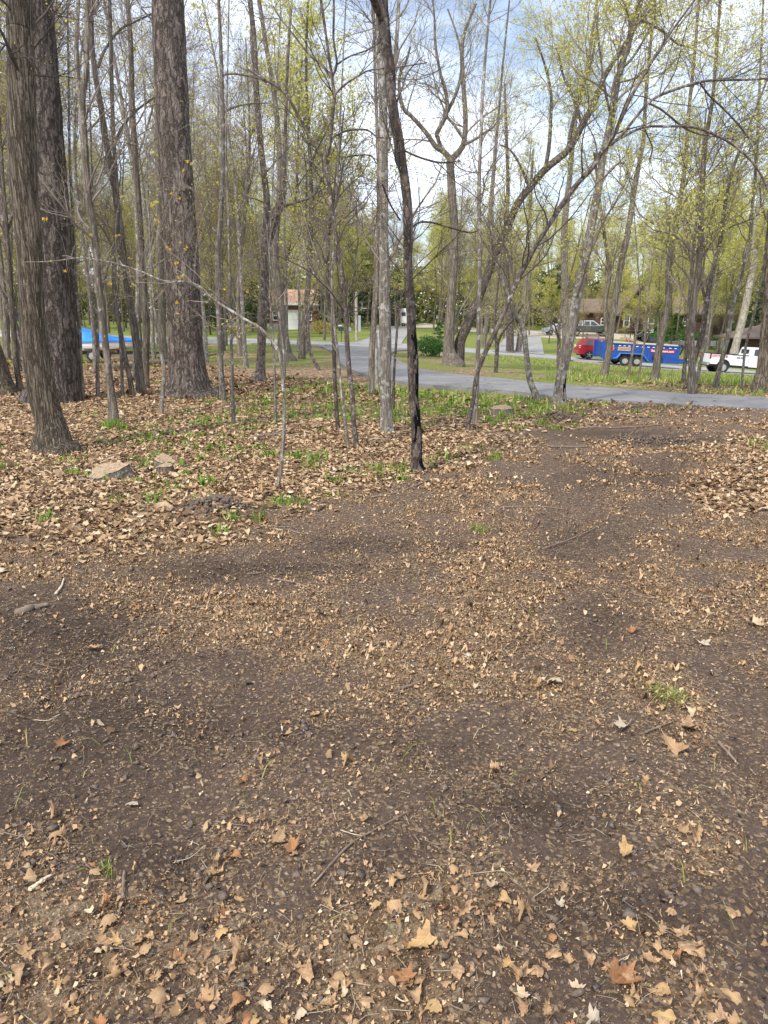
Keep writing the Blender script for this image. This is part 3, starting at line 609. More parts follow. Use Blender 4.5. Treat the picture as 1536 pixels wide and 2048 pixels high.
TT('tall thin trunk with a dark top, first one right of the lone pine', [(447,806,15),(443,760,12),(440,697,11),(437,595,12),(436,500,11),(441,440,10),(446,305,9),(444,169,8),(440,60,7),(436,-30,6)], 'maple_bark',
   forks=[[(447,225,5),(462,205,5),(480,190,4),(500,178,3),(520,168,3)],[(444,150,4),(470,146,4),(510,152,4),(530,158,3)],[(436,470,4),(415,440,4),(404,415,3),(392,380,3)]], L=(16,90,500), ts=(.25,1), lens=(1.5,.7,.4), buds=400, lsize=.06)
TT('slender sapling beside the tall thin trunk right of the pine', [(467,850,9),(466,800,7),(465,765,7),(462,663,6),(460,561,6),(457,440,5),(452,300,4),(455,150,3)], 'maple_bark', L=(12,60,300), buds=300)
TT('dark forking trunk with a grey lower side, left of the reddish roof', [(520,763,30),(521,740,20),(523,690,17),(529,561,19),(532,490,20),(534,406,14),(523,305,12),(514,203,12),(508,80,11),(500,0,10)], 'dark_bark',
   forks=[[(535,490,17),(546,455,18),(556,425,19),(566,405,15),(572,350,8),(576,260,7),(580,160,6),(588,40,5)]], L=(12,60,300), ts=(.3,1), lens=(2.0,1,.5), leaves=300, buds=500, lsize=.08, sides=14, twig='dark_twig')
TT('sturdy grey trunk with a flared foot behind the dark forking trunk', [(573,719,42),(571,708,28),(567,663,18),(557,580,17),(549,510,15),(556,425,12),(560,330,11),(550,200,10),(532,90,9),(518,0,8)], 'grey_bark', L=(12,70,380), leaves=900, buds=600, lsize=.09, lens=(2.6,1.3,.6), sides=14)
TT('thin pale stem standing before the flared grey trunk', [(574,726,6),(574,660,5),(573,595,5),(570,528,4),(569,440,4),(574,320,3)], 'maple_bark', L=(8,40,200))
TT('crooked small tree bending left near the leaf covered bank', [(637,737,7),(628,722,7),(618,697,6),(613,670,5),(611,646,5),(616,620,4),(628,600,4),(634,560,3),(622,520,3)], 'dark_bark', L=(14,80,300), ts=(.35,1), lens=(1.4,.7,.35), leaves=120, buds=500, lsize=.08)
# arching sapling with flowers
arch, AS, AF, AO = TT('pale sapling arching far over to the left, carrying small yellow flower tufts', [(556,977,9),(560,950,8),(563,925,8),(568,860,7),(568,814,7),(566,765,7),(561,717,7),(551,692,7),(536,672,6),(520,656,6),(497,643,6),(474,629,6),(455,617,5),(437,606,5),(420,593,5),(406,578,4.5),(388,567,4),(366,563,4),(345,564,4),(325,561,3.5),(305,553,3),(288,545,3),(250,532,2.5),(220,524,2.5),(185,518,2),(152,516,2),(101,523,1.6),(44,524,1.4)],
   'maple_bark', forks=[[(566,780,4),(572,740,4),(570,690,4),(566,640,3),(560,590,3),(552,530,3),(548,460,2)]], L=(12,26,50), ts=(.35,1), lens=(.45,.22,.12), leaves=0, buds=60, ext=0, name='maple_sapling', K=70, twig='pale_twig', rmin=.0014)
def tuft(V, Fq, c, r, nb, n=26):
    a = unit(rng.normal(size=(n, 3)) + np.array([0, 0, -.4])); b_ = unit(np.cross(a, rng.normal(size=(n, 3)))); l = r * (.6 + .6 * rng.random((n, 1)))
    v = np.stack([c + 0 * a, c + a * l * .6 + b_ * r * .16, c + a * l, c + a * l * .6 - b_ * r * .16], 1).reshape(-1, 3)
    V.append(v); Fq.append(np.arange(n)[:, None] * 4 + np.arange(4) + nb); return nb + len(v)
FLOW = [(347,384),(359,401),(364,347),(242,391),(237,469),(318,437),(301,411),(376,328),(432,362),(88,437),(105,518),(135,541),(359,484),(337,497),(371,494),(355,528),(352,606),(355,629),(443,580),(496,585),(362,555),(215,565),(312,441),(180,470)]
ad = float(AS[10, 1])
for (fx, fy) in FLOW:
    dd = ad + rng.normal() * .12; p = Pd(fx, fy, dd); k = np.argmin(np.linalg.norm(AS[:, :3] - p, axis=1) + 3 * np.maximum(0, AS[:, 2] - p[2] - .5)); q = AS[k, :3]
    mid = (p + q) / 2 + np.array([.06 * rng.normal(), 0, .05]); path = smooth_path(np.array([[*q, .0022], [*mid, .0016], [*p, .001]]), 8)
    v, qd = tubes(path[None, :, :3] - AO, path[None, :, 3], 4); tw = link('side_twig', mesh_np('side_twig', v, [(qd, 0)], [M['pale_twig']]), arch)
    Vv = []; Ff = []; nb = 0
    for e in range(2 if rng.random() < .5 else 1): nb = tuft(Vv, Ff, p - AO + rng.normal(size=3) * .014, .019, nb, 18)
    link('flower_tuft', mesh_np('flower_tuft', np.concatenate(Vv), [(np.concatenate(Ff), 0)], [M['yellow_flower']]), tw)
TT('thin twin stem with pale bark just left of the centre saplings', [(551,848,7),(550,780,5),(547,697,5),(543,640,5),(541,595,4),(540,494,4),(545,380,3)], 'maple_bark', L=(8,40,160))
TT('black barked young tree whose thin crown spreads left of the two tall centre trunks', [(676,861,9),(672,800,8),(669,748,8),(666,646,8),(656,589,8),(655,540,7),(657,474,7),(666,406,7),(676,322,6),(683,264,4)], 'dark_bark',
   forks=[[(682,318,3),(705,306,3),(740,300,3),(752,312,2)]], L=(14,70,320), ts=(.3,1), lens=(1.3,.6,.35), twig='dark_twig', buds=250, ext=.3)
TT('spotted sapling whose upper stem turns black and forks widely', [(713,898,12),(708,850,10),(705,798,10),(696,714,10),(688,578,9),(676,494,9),(665,430,8),(661,389,8),(652,322,8),(660,288,7),(666,220,7),(669,190,7),(664,155,6)], 'dark_bark',
   forks=[[(652,325,7),(618,271,6),(581,203,6),(560,180,5),(534,166,5),(500,146,4)],[(664,155,6),(640,122,5),(618,102,4),(581,51,4),(551,10,3),(535,-20,3)],[(664,155,6),(674,129,5),(668,85,5),(669,34,5),(669,-20,4)],[(666,274,4),(693,264,4),(733,264,4),(757,281,3),(790,282,3)],[(669,190,4),(690,174,4),(720,160,3),(744,154,3),(805,152,3),(850,150,2)],[(674,129,4),(700,110,3),(735,95,3),(770,70,3)],[(534,166,3),(518,150,3),(505,120,3),(500,60,2)]],
   L=(30,130,620), ts=(.3,1), lens=(1.3,.7,.4), twig='dark_twig', buds=500)
TT('thin spotted stem crossing close beside the forking sapling', [(696,898,7),(690,840,6),(683,782,6),(674,697,6),(668,640,5),(664,560,4),(668,480,4)], 'maple_bark', L=(6,30,140))
TT('tall straight pale maple trunk just left of the black patched trunk', [(774,867,30),(773,845,25),(771,798,23),(771,697,24),(769,595,23),(769,528,20),(767,460,19),(767,406,19),(767,305,18),(766,203,17),(761,135,14),(757,68,10),(755,0,9)], 'maple_bark',
   forks=[[(776,300,9),(786,203,9),(790,120,9),(795,50,8),(799,-30,7)]], L=(14,80,420), ts=(.35,1), lens=(1.8,.9,.45), buds=300, leaves=60, sides=18, K=60, flare=.1)
tr15 = TT('dark trunk with long black patches down its right side', [(836,945,30),(834,925,23),(833,866,20),(828,798,19),(826,740,21),(825,697,20),(822,629,18),(818,578,20),(816,520,18),(816,460,19),(815,406,18),(806,338,18),(796,275,20),(784,203,20),(779,135,21),(772,85,22),(767,34,22),(767,0,20)], 'darkest_bark',
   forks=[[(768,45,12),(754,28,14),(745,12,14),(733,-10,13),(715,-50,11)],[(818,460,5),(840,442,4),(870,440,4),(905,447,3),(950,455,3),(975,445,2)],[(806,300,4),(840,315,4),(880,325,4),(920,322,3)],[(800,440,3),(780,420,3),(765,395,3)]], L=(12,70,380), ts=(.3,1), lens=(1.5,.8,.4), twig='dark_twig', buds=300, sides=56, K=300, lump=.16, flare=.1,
   patches=[(1.12,1.5,-85,80),(.8,1.15,-50,80),(.42,.66,-95,80),(-.1,.42,-40,80)])  # black patches placed by height and facing angle
TT('smooth brown trunk leaning slightly right, behind the pale maple trunk', [(742,791,16),(743,770,13),(744,697,13),(748,640,12),(751,595,12),(755,510,9),(758,420,9),(757,330,8),(752,200,7),(748,60,6)], 'grey_bark', L=(14,80,400), leaves=60, buds=300)
TT('broken pale snag standing between the brown and pale maple trunks', [(753,779,12),(753,760,9),(752,720,9),(752,690,8),(751,664,6)], 'pale_bark', L=(0,0,0), ext=0, cat='dead trunk')
TT('thin knobbly sapling between the pale maple and the black patched trunk', [(786,826,7),(787,780,6),(789,731,5),(792,690,5),(795,650,5),(798,622,4),(802,590,3),(790,575,3)], 'dark_bark', L=(8,20,60), ts=(.3,1), lens=(.4,.2,.1), ext=0)
oakF = [[(901,318,12),(885,302,11),(872,295,10),(852,267,9),(825,237,8),(805,217,8),(798,176,7),(801,149,6),(812,128,5),(820,100,4)],
 [(882,300,8),(876,278,8),(874,267,9),(893,227,9),(889,183,7),(879,152,6),(869,95,5),(867,44,4),(862,0,3)],
 [(893,227,7),(906,200,7),(920,162,6),(926,112,5),(918,60,4),(899,0,3)],
 [(903,318,13),(916,305,12),(928,284,11),(932,237,10),(928,169,9),(925,102,8),(932,55,6),(954,0,5)],
 [(928,290,6),(948,280,5),(967,267,5),(985,255,4),(1000,235,3)],[(925,275,5),(908,250,5),(895,235,4),(880,200,3)]]
TT('big oak across the driveway, its crown forking in crooked arms above the leaning oak', [(903,729,46),(900,716,34),(898,700,24),(899,663,20),(903,595,17),(908,528,15),(909,460,15),(905,406,17),(901,338,16),(901,318,15)], 'grey_bark', forks=oakF, L=(42,240,1500), ts=(.25,1), lens=(4.0,2.0,1.0), buds=1500, leaves=900, lsize=.1, ext=0, name='oak_tree', sides=18, K=50, twig='twig', rmin=.006, flare=.15)
TT('oak leaning strongly right from beside the foot of the big oak', [(913,729,34),(916,712,27),(921,680,21),(937,646,20),(954,606,18),(970,561,17),(988,515,16),(1008,470,17),(1035,408,15),(1059,377,14),(1091,338,14),(1136,300,14),(1164,251,13),(1188,206,12),(1209,153,10),(1237,108,9),(1262,70,7),(1285,30,6)], 'dark_bark',
   forks=[[(1091,338,8),(1100,290,8),(1105,240,7),(1108,180,6),(1098,120,5),(1080,60,4)],[(1136,300,8),(1145,250,8),(1165,180,6),(1190,100,5),(1200,20,4)],[(1164,251,7),(1150,200,6),(1130,150,5),(1118,90,4)],[(1059,377,6),(1040,330,5),(1020,300,4),(1000,290,3)]],
   L=(50,320,2000), ts=(.3,1), lens=(3.6,1.9,.9), leaves=3600, buds=500, lsize=.12, ext=1, name='oak_tree', sides=16, K=60, rmin=.006)
TT('leaning tree whose long dark limbs sweep up and right over the scene', [(935,861,10),(940,830,9),(947,798,9),(954,748,9),(974,697,10),(991,663,9),(1012,615,9),(1035,561,9),(1056,519,9),(1087,467,9),(1122,412,10),(1150,373,10),(1188,331,10),(1204,303,9),(1227,272,8),(1258,202,7),(1290,146,6),(1331,80,5),(1384,7,4)], 'dark_bark',
   forks=[[(1204,305,7),(1244,269,6),(1296,206,6),(1349,181,6),(1401,167,5),(1450,165,5),(1488,166,4),(1540,163,4)],[(1200,306,6),(1223,288,5),(1279,258,5),(1320,255,5),(1384,258,5),(1436,279,5),(1478,310,4),(1509,349,4),(1530,400,3)],[(1401,167,4),(1430,185,4),(1470,205,4),(1510,230,4),(1545,255,3)],[(1296,206,4),(1330,215,4),(1380,245,4),(1420,255,3),(1500,262,3)],[(1290,260,3),(1320,285,3),(1330,300,3)],[(1258,202,4),(1300,140,4),(1345,70,3),(1390,0,3)]],
   L=(46,220,1100), ts=(.3,1), lens=(1.8,.9,.45), leaves=500, buds=500, lsize=.06, sides=10, K=80, twig='dark_twig', ext=.5)
TT('thin straight spotted trunk crossing in front of the leaning oak', [(950,850,11),(952,800,9),(954,765,9),(957,663,9),(959,561,8),(959,460,8),(958,400,8),(959,338,7),(962,271,7),(964,203,7),(969,135,6),(976,51,5),(981,0,5)], 'maple_bark', L=(16,90,420), leaves=60, buds=300, lens=(1.5,.7,.4))
TT('crooked spotted young tree leaning left beside the driveway edge', [(1075,802,18),(1067,780,13),(1059,757,12),(1052,704,11),(1046,655,10),(1026,617,8),(1007,565,8),(994,528,7),(987,477,6),(985,400,5),(992,300,5),(1003,157,4),(1010,87,4),(1019,0,3)], 'maple_bark', forks=[[(1046,655,5),(1060,600,5),(1062,560,4),(1075,520,4),(1100,470,4)],[(1050,690,4),(1038,650,4),(1034,600,3),(1040,560,3)]], L=(20,110,520), leaves=200, buds=300, lens=(1.6,.8,.4))
TT('tall grey trunk with a dark hollow near its foot, leaning right at the driveway edge', [(1117,813,36),(1119,795,26),(1122,757,21),(1136,687,22),(1150,610,20),(1164,547,20),(1178,477,17),(1195,384,16),(1206,314,14),(1223,237,14),(1230,188,14),(1241,140,13),(1258,80,13),(1272,35,12),(1281,0,12)], 'maple_bark',
   forks=[[(1272,38,6),(1303,35,5),(1349,45,5),(1384,58,4),(1422,54,4),(1464,31,4),(1500,5,3)],[(1241,140,6),(1270,110,5),(1300,60,4),(1330,0,4)],[(1223,237,5),(1205,190,5),(1190,130,4),(1175,60,4)],[(1195,384,5),(1215,345,4),(1240,330,4),(1250,370,3),(1262,430,3),(1290,455,3)],[(1237,165,4),(1280,150,4),(1350,60,3),(1400,0,3)]],
   L=(40,260,1500), ts=(.3,1), lens=(2.2,1.1,.55), leaves=3000, buds=400, lsize=.06, sides=20, K=80, flare=.15, patches=[(.22,.42,-75,-20)])  # hollow is painted on: black faces in place of its inner shade
TT('trunk partly hidden behind the hollow footed grey trunk', [(1133,722,18),(1132,700,15),(1130,620,14),(1129,547,14),(1129,453,13),(1140,349,10),(1150,244,9),(1164,174,8),(1178,115,7),(1190,30,6)], 'grey_bark', L=(36,240,1500), leaves=3600, buds=300, lsize=.11, lens=(3.4,1.8,.8), rmin=.005)
TT('grey trunk rising before the front end of the blue trailer', [(1208,752,21),(1211,735,15),(1218,704,13),(1223,652,13),(1233,582,13),(1244,519,12),(1256,464,12),(1268,384,10),(1279,324,9),(1288,272,8),(1291,200,7),(1300,100,6),(1310,0,5)], 'grey_bark',
   forks=[[(1218,700,8),(1214,660,9),(1213,600,9),(1222,550,8),(1215,480,7),(1205,400,6),(1195,300,5)]], L=(36,240,1500), leaves=3200, buds=300, lsize=.1, lens=(3.2,1.7,.8), rmin=.005)
TT('brown trunk with a flared foot rising before the rear of the blue trailer', [(1309,764,25),(1311,750,17),(1317,704,14),(1328,652,14),(1337,600,13),(1338,530,13),(1349,470,12),(1356,425,10),(1370,330,8),(1378,220,7),(1390,100,6),(1398,0,5)], 'grey_bark',
   forks=[[(1356,425,7),(1384,387,7),(1410,368,6),(1440,363,6),(1470,350,5),(1500,320,4)],[(1349,470,5),(1380,430,5),(1420,410,4),(1455,395,3)]], L=(36,240,1400), leaves=2400, buds=300, lsize=.1, lens=(3.0,1.6,.8), rmin=.005)
TT('thick grey trunk between the trailer tongue and the white pickup', [(1384,790,19),(1384,740,14),(1382,669,13),(1387,600,13),(1398,530,12),(1402,460,11),(1409,300,9),(1425,200,7),(1436,60,6)], 'grey_bark', L=(30,200,1200), leaves=1600, buds=300, lsize=.09, lens=(2.6,1.4,.7), rmin=.005)
TT('brown multi bend trunk leaning over the thick grey trunk beside the trailer tongue', [(1375,779,17),(1380,755,12),(1387,725,11),(1396,695,11),(1405,662,11),(1415,593,10),(1428,530,8),(1443,470,7),(1451,401,6),(1468,332,6),(1484,290,5),(1499,251,4)], 'dark_bark',
   forks=[[(1410,600,6),(1404,560,5),(1402,520,5),(1390,480,4),(1375,430,4)],[(1443,470,4),(1455,455,3),(1480,445,3),(1520,420,3)]], L=(24,150,800), leaves=500, buds=300, lsize=.07, lens=(1.8,.9,.5))
TT('thin dark stem left of the multi bend trunk by the trailer tongue', [(1366,770,9),(1369,735,8),(1372,704,8),(1377,634,8),(1382,560,7),(1390,470,6)], 'dark_bark', L=(12,60,300), leaves=200)
TT('leaning spotted trunk in front of the pickup bed', [(1431,776,13),(1436,750,10),(1443,722,9),(1457,669,9),(1468,600,8),(1482,547,7),(1499,481,7),(1506,401,6),(1513,314,6),(1518,200,5)], 'maple_bark', L=(20,120,620), leaves=400, buds=300, lsize=.07)
TT('slim spotted stem standing before the pickup rear wheel', [(1393,768,8),(1400,730,7),(1412,676,6),(1416,640,5),(1422,590,4),(1430,540,4)], 'maple_bark', L=(8,40,180), leaves=100)
TT('pale bare trunk with a broken top leaning right behind the white pickup', [(1468,707,18),(1472,690,15),(1485,641,14),(1497,582,14),(1506,530,13),(1509,505,11),(1507,500,8)], 'pale_bark', L=(0,0,0), ext=0, d=68, forks=[[(1500,560,6),(1506,500,6),(1510,460,5),(1520,400,4)]], sides=14)
TT('broad furrowed trunk at the right edge before the pickup cab', [(1523,784,46),(1524,765,36),(1527,739,26),(1530,687,21),(1535,617,19),(1540,520,18),(1546,400,17)], 'oak_bark', L=(10,60,300), ts=(.6,1), leaves=500, lens=(2.6,1.3,.6), ext=4, name='oak_tree', sides=26, K=60, flare=.2)
TT('very slim stem before the pickup door', [(1483,779,5),(1487,730,5),(1492,690,5),(1506,634,5),(1515,595,4),(1523,565,4),(1530,500,3)], 'maple_bark', L=(6,30,140), leaves=60)
TT('thin pole sapling standing before the middle of the blue trailer', [(1256,756,6),(1262,720,5),(1269,687,5),(1276,640,4),(1280,590,3),(1275,520,3)], 'grey_bark', L=(6,30,140), leaves=80)
TT('thin sapling right of the pole sapling at the blue trailer', [(1277,758,4.5),(1283,720,4),(1290,676,3.5),(1292,620,3),(1300,560,3)], 'grey_bark', L=(6,30,140), leaves=80)
TT('dark many stemmed shrubby tree left of the hollow footed trunk', [(1118,750,9),(1117,720,8),(1118,680,7),(1118,650,6),(1122,620,5),(1130,590,4)], 'dark_bark', forks=[[(1118,680,4),(1110,662,4),(1102,648,3),(1085,640,3)],[(1118,660,4),(1128,648,4),(1140,640,3)]], L=(12,60,240), leaves=200, lens=(1.6,.8,.4), d=24)
TT('stout dark trunk standing on the mulch beyond the driveway', [(1021,706,20),(1020,700,16),(1020,669,15),(1018,620,13),(1014,560,12),(1010,480,10),(1016,380,8),(1012,250,6)], 'dark_bark', L=(26,180,1100), leaves=1600, buds=200, lsize=.13, lens=(3.6,1.8,.9), rmin=.008)
TT('grey trunk leaning right beside the stout dark trunk on the mulch', [(1035,706,16),(1037,700,12),(1039,685,12),(1042,660,11),(1048,600,10),(1056,500,9),(1062,380,7)], 'grey_bark', L=(24,160,1000), leaves=1400, buds=200, lsize=.13, lens=(3.4,1.8,.9), rmin=.008)
TT('bluish grey trunk behind the thin straight spotted trunk', [(967,694,12),(968,680,10),(973,650,9),(976,600,9),(975,520,8),(980,420,7),(990,300,5)], 'grey_bark', L=(24,160,1000), leaves=900, buds=400, lsize=.13, lens=(3.4,1.8,.9), rmin=.008)
TT('forked dark sapling on the grass verge between the crooked tree and the leaning limbs', [(992,742,8),(993,720,8),(994,690,8),(990,665,6),(990,630,5),(995,580,4)], 'dark_bark', forks=[[(994,692,6),(1000,670,5),(1010,652,4),(1024,632,4),(1036,610,3)]], L=(14,60,260), leaves=150, lens=(1.6,.8,.4))
# ------------------------------------------------------------ trees further off: kinds built once, then copied
def template(kind, seed):
    global rng
    rng = np.random.default_rng(seed)
    h = {'pole': 13, 'bare': 17, 'leafy': 16, 'rusty': 12}[kind] * rng.uniform(.9, 1.1); r = {'pole': .065, 'bare': .12, 'leafy': .12, 'rusty': .075}[kind] * rng.uniform(.85, 1.2)
    K = 16; s = np.linspace(0, 1, K); bend = rng.normal(size=2) * .7; ph = rng.random(2) * 6
    P = np.stack([bend[0] * s ** 2 + .18 * np.sin(s * 7 + ph[0]), bend[1] * s ** 2 + .18 * np.sin(s * 6 + ph[1]), s * h - .3], -1); P[:, :2] -= P[0, :2]
    Rd = r * (1 - .85 * s) + .012; Rd[0] *= 1.5; Rd[1] *= 1.06
    # limbs that fork from the trunk at mid height, upright
    LP, LR = grow(P[None], Rd[None], {'pole': 2, 'bare': 6, 'leafy': 6, 'rusty': 4}[kind], .3, .75, h * .42, .5, K, .05, .07, rr=.6)
    allP = np.concatenate([P[None], LP]); allR = np.concatenate([Rd[None], LR]); v, q = tubes(allP, allR, 9)
    tm = mesh_np('trunk', v, [(q, 0)], [M[{'pole': 'maple_bark', 'bare': 'grey_bark', 'leafy': 'grey_bark', 'rusty': 'dark_bark'}[kind]]])
    cnt = {'pole': (26, 160, 1000, 600, 700), 'bare': (50, 380, 3000, 300, 2600), 'leafy': (40, 280, 2000, 13000, 700), 'rusty': (36, 260, 1900, 1500, 4800)}[kind]
    cm = crown_mesh('crown', allP, allR, cnt[0], cnt[1], cnt[2], [(cnt[3], 1, .095), (cnt[4], 2, .065)], ts=(.25, 1), len1=3.2, len2=1.7, len3=.85, mats=[M['twig'], M['new_leaf'], M['bud']], rmin=.005, lspread=.12, trop=.06)
    return tm, cm
TPL = {k: [template(k, 900 + 10 * i + j) for j in range(n)] for i, (k, n) in enumerate([('pole', 3), ('bare', 3), ('leafy', 4), ('rusty', 2)])}
rng = np.random.default_rng(77)
cA = (dA + dB) / 2; sC = (sA + sB) / 2
BLOCK = []      # (px0, px1, d0, d1): building sites, parked vehicles and the sight lines to them
BLOCK += [(1215, 1312, 60, 125), (1150, 1560, 54, 67), (1040, 1240, 88, 118), (1260, 1480, 96, 128), (1470, 1640, 68, 88), (535, 640, 84, 112), (725, 815, 100, 125), (650, 830, 18, 72), (130, 300, 30, 50), (560, 625, 62, 100), (655, 725, 60, 78), (1090, 1210, 60, 118), (775, 1000, 16, 58), (1330, 1410, 66, 80), (820, 1000, 60, 90), (980, 1100, 54, 90), (1470, 1560, 60, 80)]
placed = []
def far_tree(kind, px, d, sc, rot, label, group):
    x = (px - 768) / F / 1.033 * d; z = float(Hg(x, d)); tm, cm = TPL[kind][rng.integers(len(TPL[kind]))]
    root = empty({'pole': 'maple_tree', 'bare': 'oak_tree', 'leafy': 'maple_tree', 'rusty': 'young_oak_tree'}[kind], (x, d, z), (rng.normal() * .03, rng.normal() * .03, rot)); root.scale = (sc,) * 3
    link('trunk', tm, root); link('crown', cm, root); tag(root, label, 'tree', group); placed.append((x, d)); return root
def free(px, d, gap):
    x = (px - 768) / F / 1.033 * d
    if any(a <= px <= b_ and c <= d <= e for a, b_, c, e in BLOCK): return False
    if np.min(np.hypot(x - sC[:, 0], d - sC[:, 1])) < 6.5: return False
    if np.min(np.hypot(x - cA[:, 0], d - cA[:, 1])) < 3.2: return False
    return all(math.hypot(x - a, d - b_) > gap for a, b_ in placed)
KL = {'pole': 'slender pale young maple', 'bare': 'tall bare grey tree', 'leafy': 'fresh yellow green tree', 'rusty': 'low brown budding tree'}
LM = [(-9999, 'past the leaning trunk at the left edge'), (0, 'left of the furrowed oak'), (60, 'behind the furrowed oak and pine'), (150, 'near the mossy footed trunk'), (265, 'just left of the lone pine'), (335, 'behind the lone pine'),
      (405, 'right of the lone pine'), (500, 'around the dark forking trunk'), (600, 'above the leaf bank'), (665, 'left of the pale maple trunk'), (765, 'behind the burnt trunk'), (850, 'behind the big oak'), (960, 'behind the leaning oak'),
      (1060, 'left of the hollow footed trunk'), (1160, 'beyond the red car'), (1260, 'beyond the blue trailer'), (1360, 'beyond the trailer tongue'), (1460, 'beyond the white pickup'), (1545, 'past the furrowed right edge trunk')]
def landmark(px): return [t_ for a, t_ in LM if px >= a][-1]
plan = [(-70, 640, 19, 34, 7, (.7, .15, 0, .15)), (-80, 640, 34, 56, 34, (.35, .35, .05, .25)), (-80, 660, 68, 125, 78, (.05, .35, .35, .25)), (640, 1000, 92, 132, 34, (.05, .3, .5, .15)), (990, 1620, 68, 96, 16, (.1, .25, .5, .15)), (990, 1640, 112, 135, 36, (.05, .15, .7, .1))]
FT = []
for a, b_, c, e, n, pr in plan:
    made = 0
    for tr in range(n * 40):
        if made >= n: break
        px = rng.uniform(a, b_); d = rng.uniform(c, e)
        if not free(px, d, 1.6 + d * .018): continue
        kind = rng.choice(['pole', 'bare', 'leafy', 'rusty'], p=pr)
        r_ = far_tree(kind, px, d, rng.uniform(.8, 1.15), rng.uniform(0, 6.28), '', ''); FT.append((landmark(px), kind, d, r_)); made += 1
ORD = ['nearest', 'second', 'third', 'fourth', 'fifth', 'sixth', 'seventh', 'eighth', 'ninth', 'tenth', 'eleventh', 'twelfth']
for key in sorted({(l, k) for l, k, d, r_ in FT}):
    g = sorted([(d, r_.name, r_) for l, k, d, r_ in FT if (l, k) == key])
    for i, (d, nm, r_) in enumerate(g):
        o_ = '' if len(g) == 1 else (', farthest of them' if i == len(g) - 1 else ', nearest of them' if i == 0 else ', ' + ORD[i] + ' from the front')
        tag(r_, KL[key[1]] + ' ' + key[0] + o_, 'tree', 'woodland trees ' + key[0])

# conifers
def conifer_meshes(seed, h=14, w=3.2, dens=1.0, m='evergreen'):
    r = np.random.default_rng(seed); P = np.array([[0, 0, -.3], [0, 0, h * .5], [.05, 0, h]]); K = 10
    s = np.linspace(0, 1, K); P = np.stack([.05 * np.sin(s * 5), 0 * s, s * h - .3], -1); v, q = tubes(P[None], (.17 * (1 - .9 * s) + .01)[None] * h / 14, 8); tm = mesh_np('trunk', v, [(q, 0)], [M['dark_bark']])
    nb = int(150 * dens); t = r.random(nb) ** .8; z = h * (.06 + .92 * t); ln = w * (1 - t) ** .8 * r.uniform(.65, 1.15, nb) + .15; a = r.random(nb) * 6.283
    u = np.linspace(0, 1, 6); BP = np.stack([ln[:, None] * u * np.cos(a)[:, None], ln[:, None] * u * np.sin(a)[:, None], z[:, None] - ln[:, None] * (.42 * u - .25 * u ** 2)], -1)
    v1, q1 = tubes(BP, np.broadcast_to(.022 * (1 - .85 * u), (nb, 6)), 3); n = int(11000 * dens); i = r.choice(nb, n, p=ln / ln.sum()); f = r.random(n) ** .7 * 5; k = np.minimum(f.astype(int), 4); fr = (f - k)[:, None]
    c = BP[i, k] * (1 - fr) + BP[i, k + 1] * fr + r.normal(size=(n, 3)) * np.array([.09, .09, .05]); dr = unit(BP[i, 5] - BP[i, 0]); side = unit(np.cross(dr, np.array([0, 0, 1.]))) * r.choice([-1, 1], (n, 1))
    ax = unit(dr * .7 + side * .8 + r.normal(size=(n, 3)) * .3 + np.array([0, 0, -.15])); b_ = unit(np.cross(ax, r.normal(size=(n, 3)))); s_ = r.uniform(.16, .34, (n, 1))
    vv = np.stack([c, c + ax * s_ * .5 + b_ * s_ * .16, c + ax * s_, c + ax * s_ * .5 - b_ * s_ * .16], 1).reshape(-1, 3); nb0 = len(v1)
    cm = mesh_np('crown', np.vstack([v1, vv]), [(q1, 0), (np.arange(n)[:, None] * 4 + np.arange(4) + nb0, 1)], [M['dark_twig'], M[m]]); return tm, cm
SPR = [conifer_meshes(5), conifer_meshes(6)]; PIN = conifer_meshes(8, 9, 4.2, 2.0, 'light_needles'); SML = conifer_meshes(9, 5, 1.5, .35, 'light_needles')
def conifer(t_, px, d, sc, label, name='spruce_tree', group=None, z=1.0):
    x = (px - 768) / F / 1.033 * d; root = empty(name, (x, d, float(H(x, d))), (0, 0, rng.uniform(0, 6))); root.scale = (sc, sc, sc * z); link('trunk', t_[0], root); link('crown', t_[1], root); tag(root, label, 'tree', group)
conifer(SPR[0], 1548, 82, 1.15, 'tall dark spruce at the right edge behind the brown roofed shelter')
conifer(SPR[1], 1500, 104, .85, 'dark spruce rising between the log house roof and the brown shelter')
conifer(SPR[0], 1462, 122, .95, 'dark spruce behind the far end of the log house roof')
conifer(SPR[1], 700, 104, .85, 'dark green spruce behind the mailboxes across the street')
conifer(SPR[0], 742, 108, .95, 'dark green spruce just left of the black shed')
conifer(SPR[1], 795, 118, .9, 'green spruce rising behind the black shed')
conifer(SPR[0], 640, 96, .62, 'short spruce at the corner of the reddish roofed house')
conifer(SPR[1], 505, 88, .6, 'dark evergreen far behind the dark forking trunk')
conifer(SPR[0], 1110, 122, .8, 'dark evergreen behind the parked pickup')
conifer(PIN, 1320, 96, .62, 'bright green bushy pine before the log house wall', 'pine_tree')
conifer(PIN, 1352, 94, .5, 'low spreading bright green pine right of the bushy pine', 'pine_tree', z=.8)
conifer(PIN, 1290, 120, 1.0, 'green pine showing above the log house ridge', 'pine_tree')
conifer(SML, 880, 47, .42, 'small young fir on the verge behind the low bush', 'fir_tree')
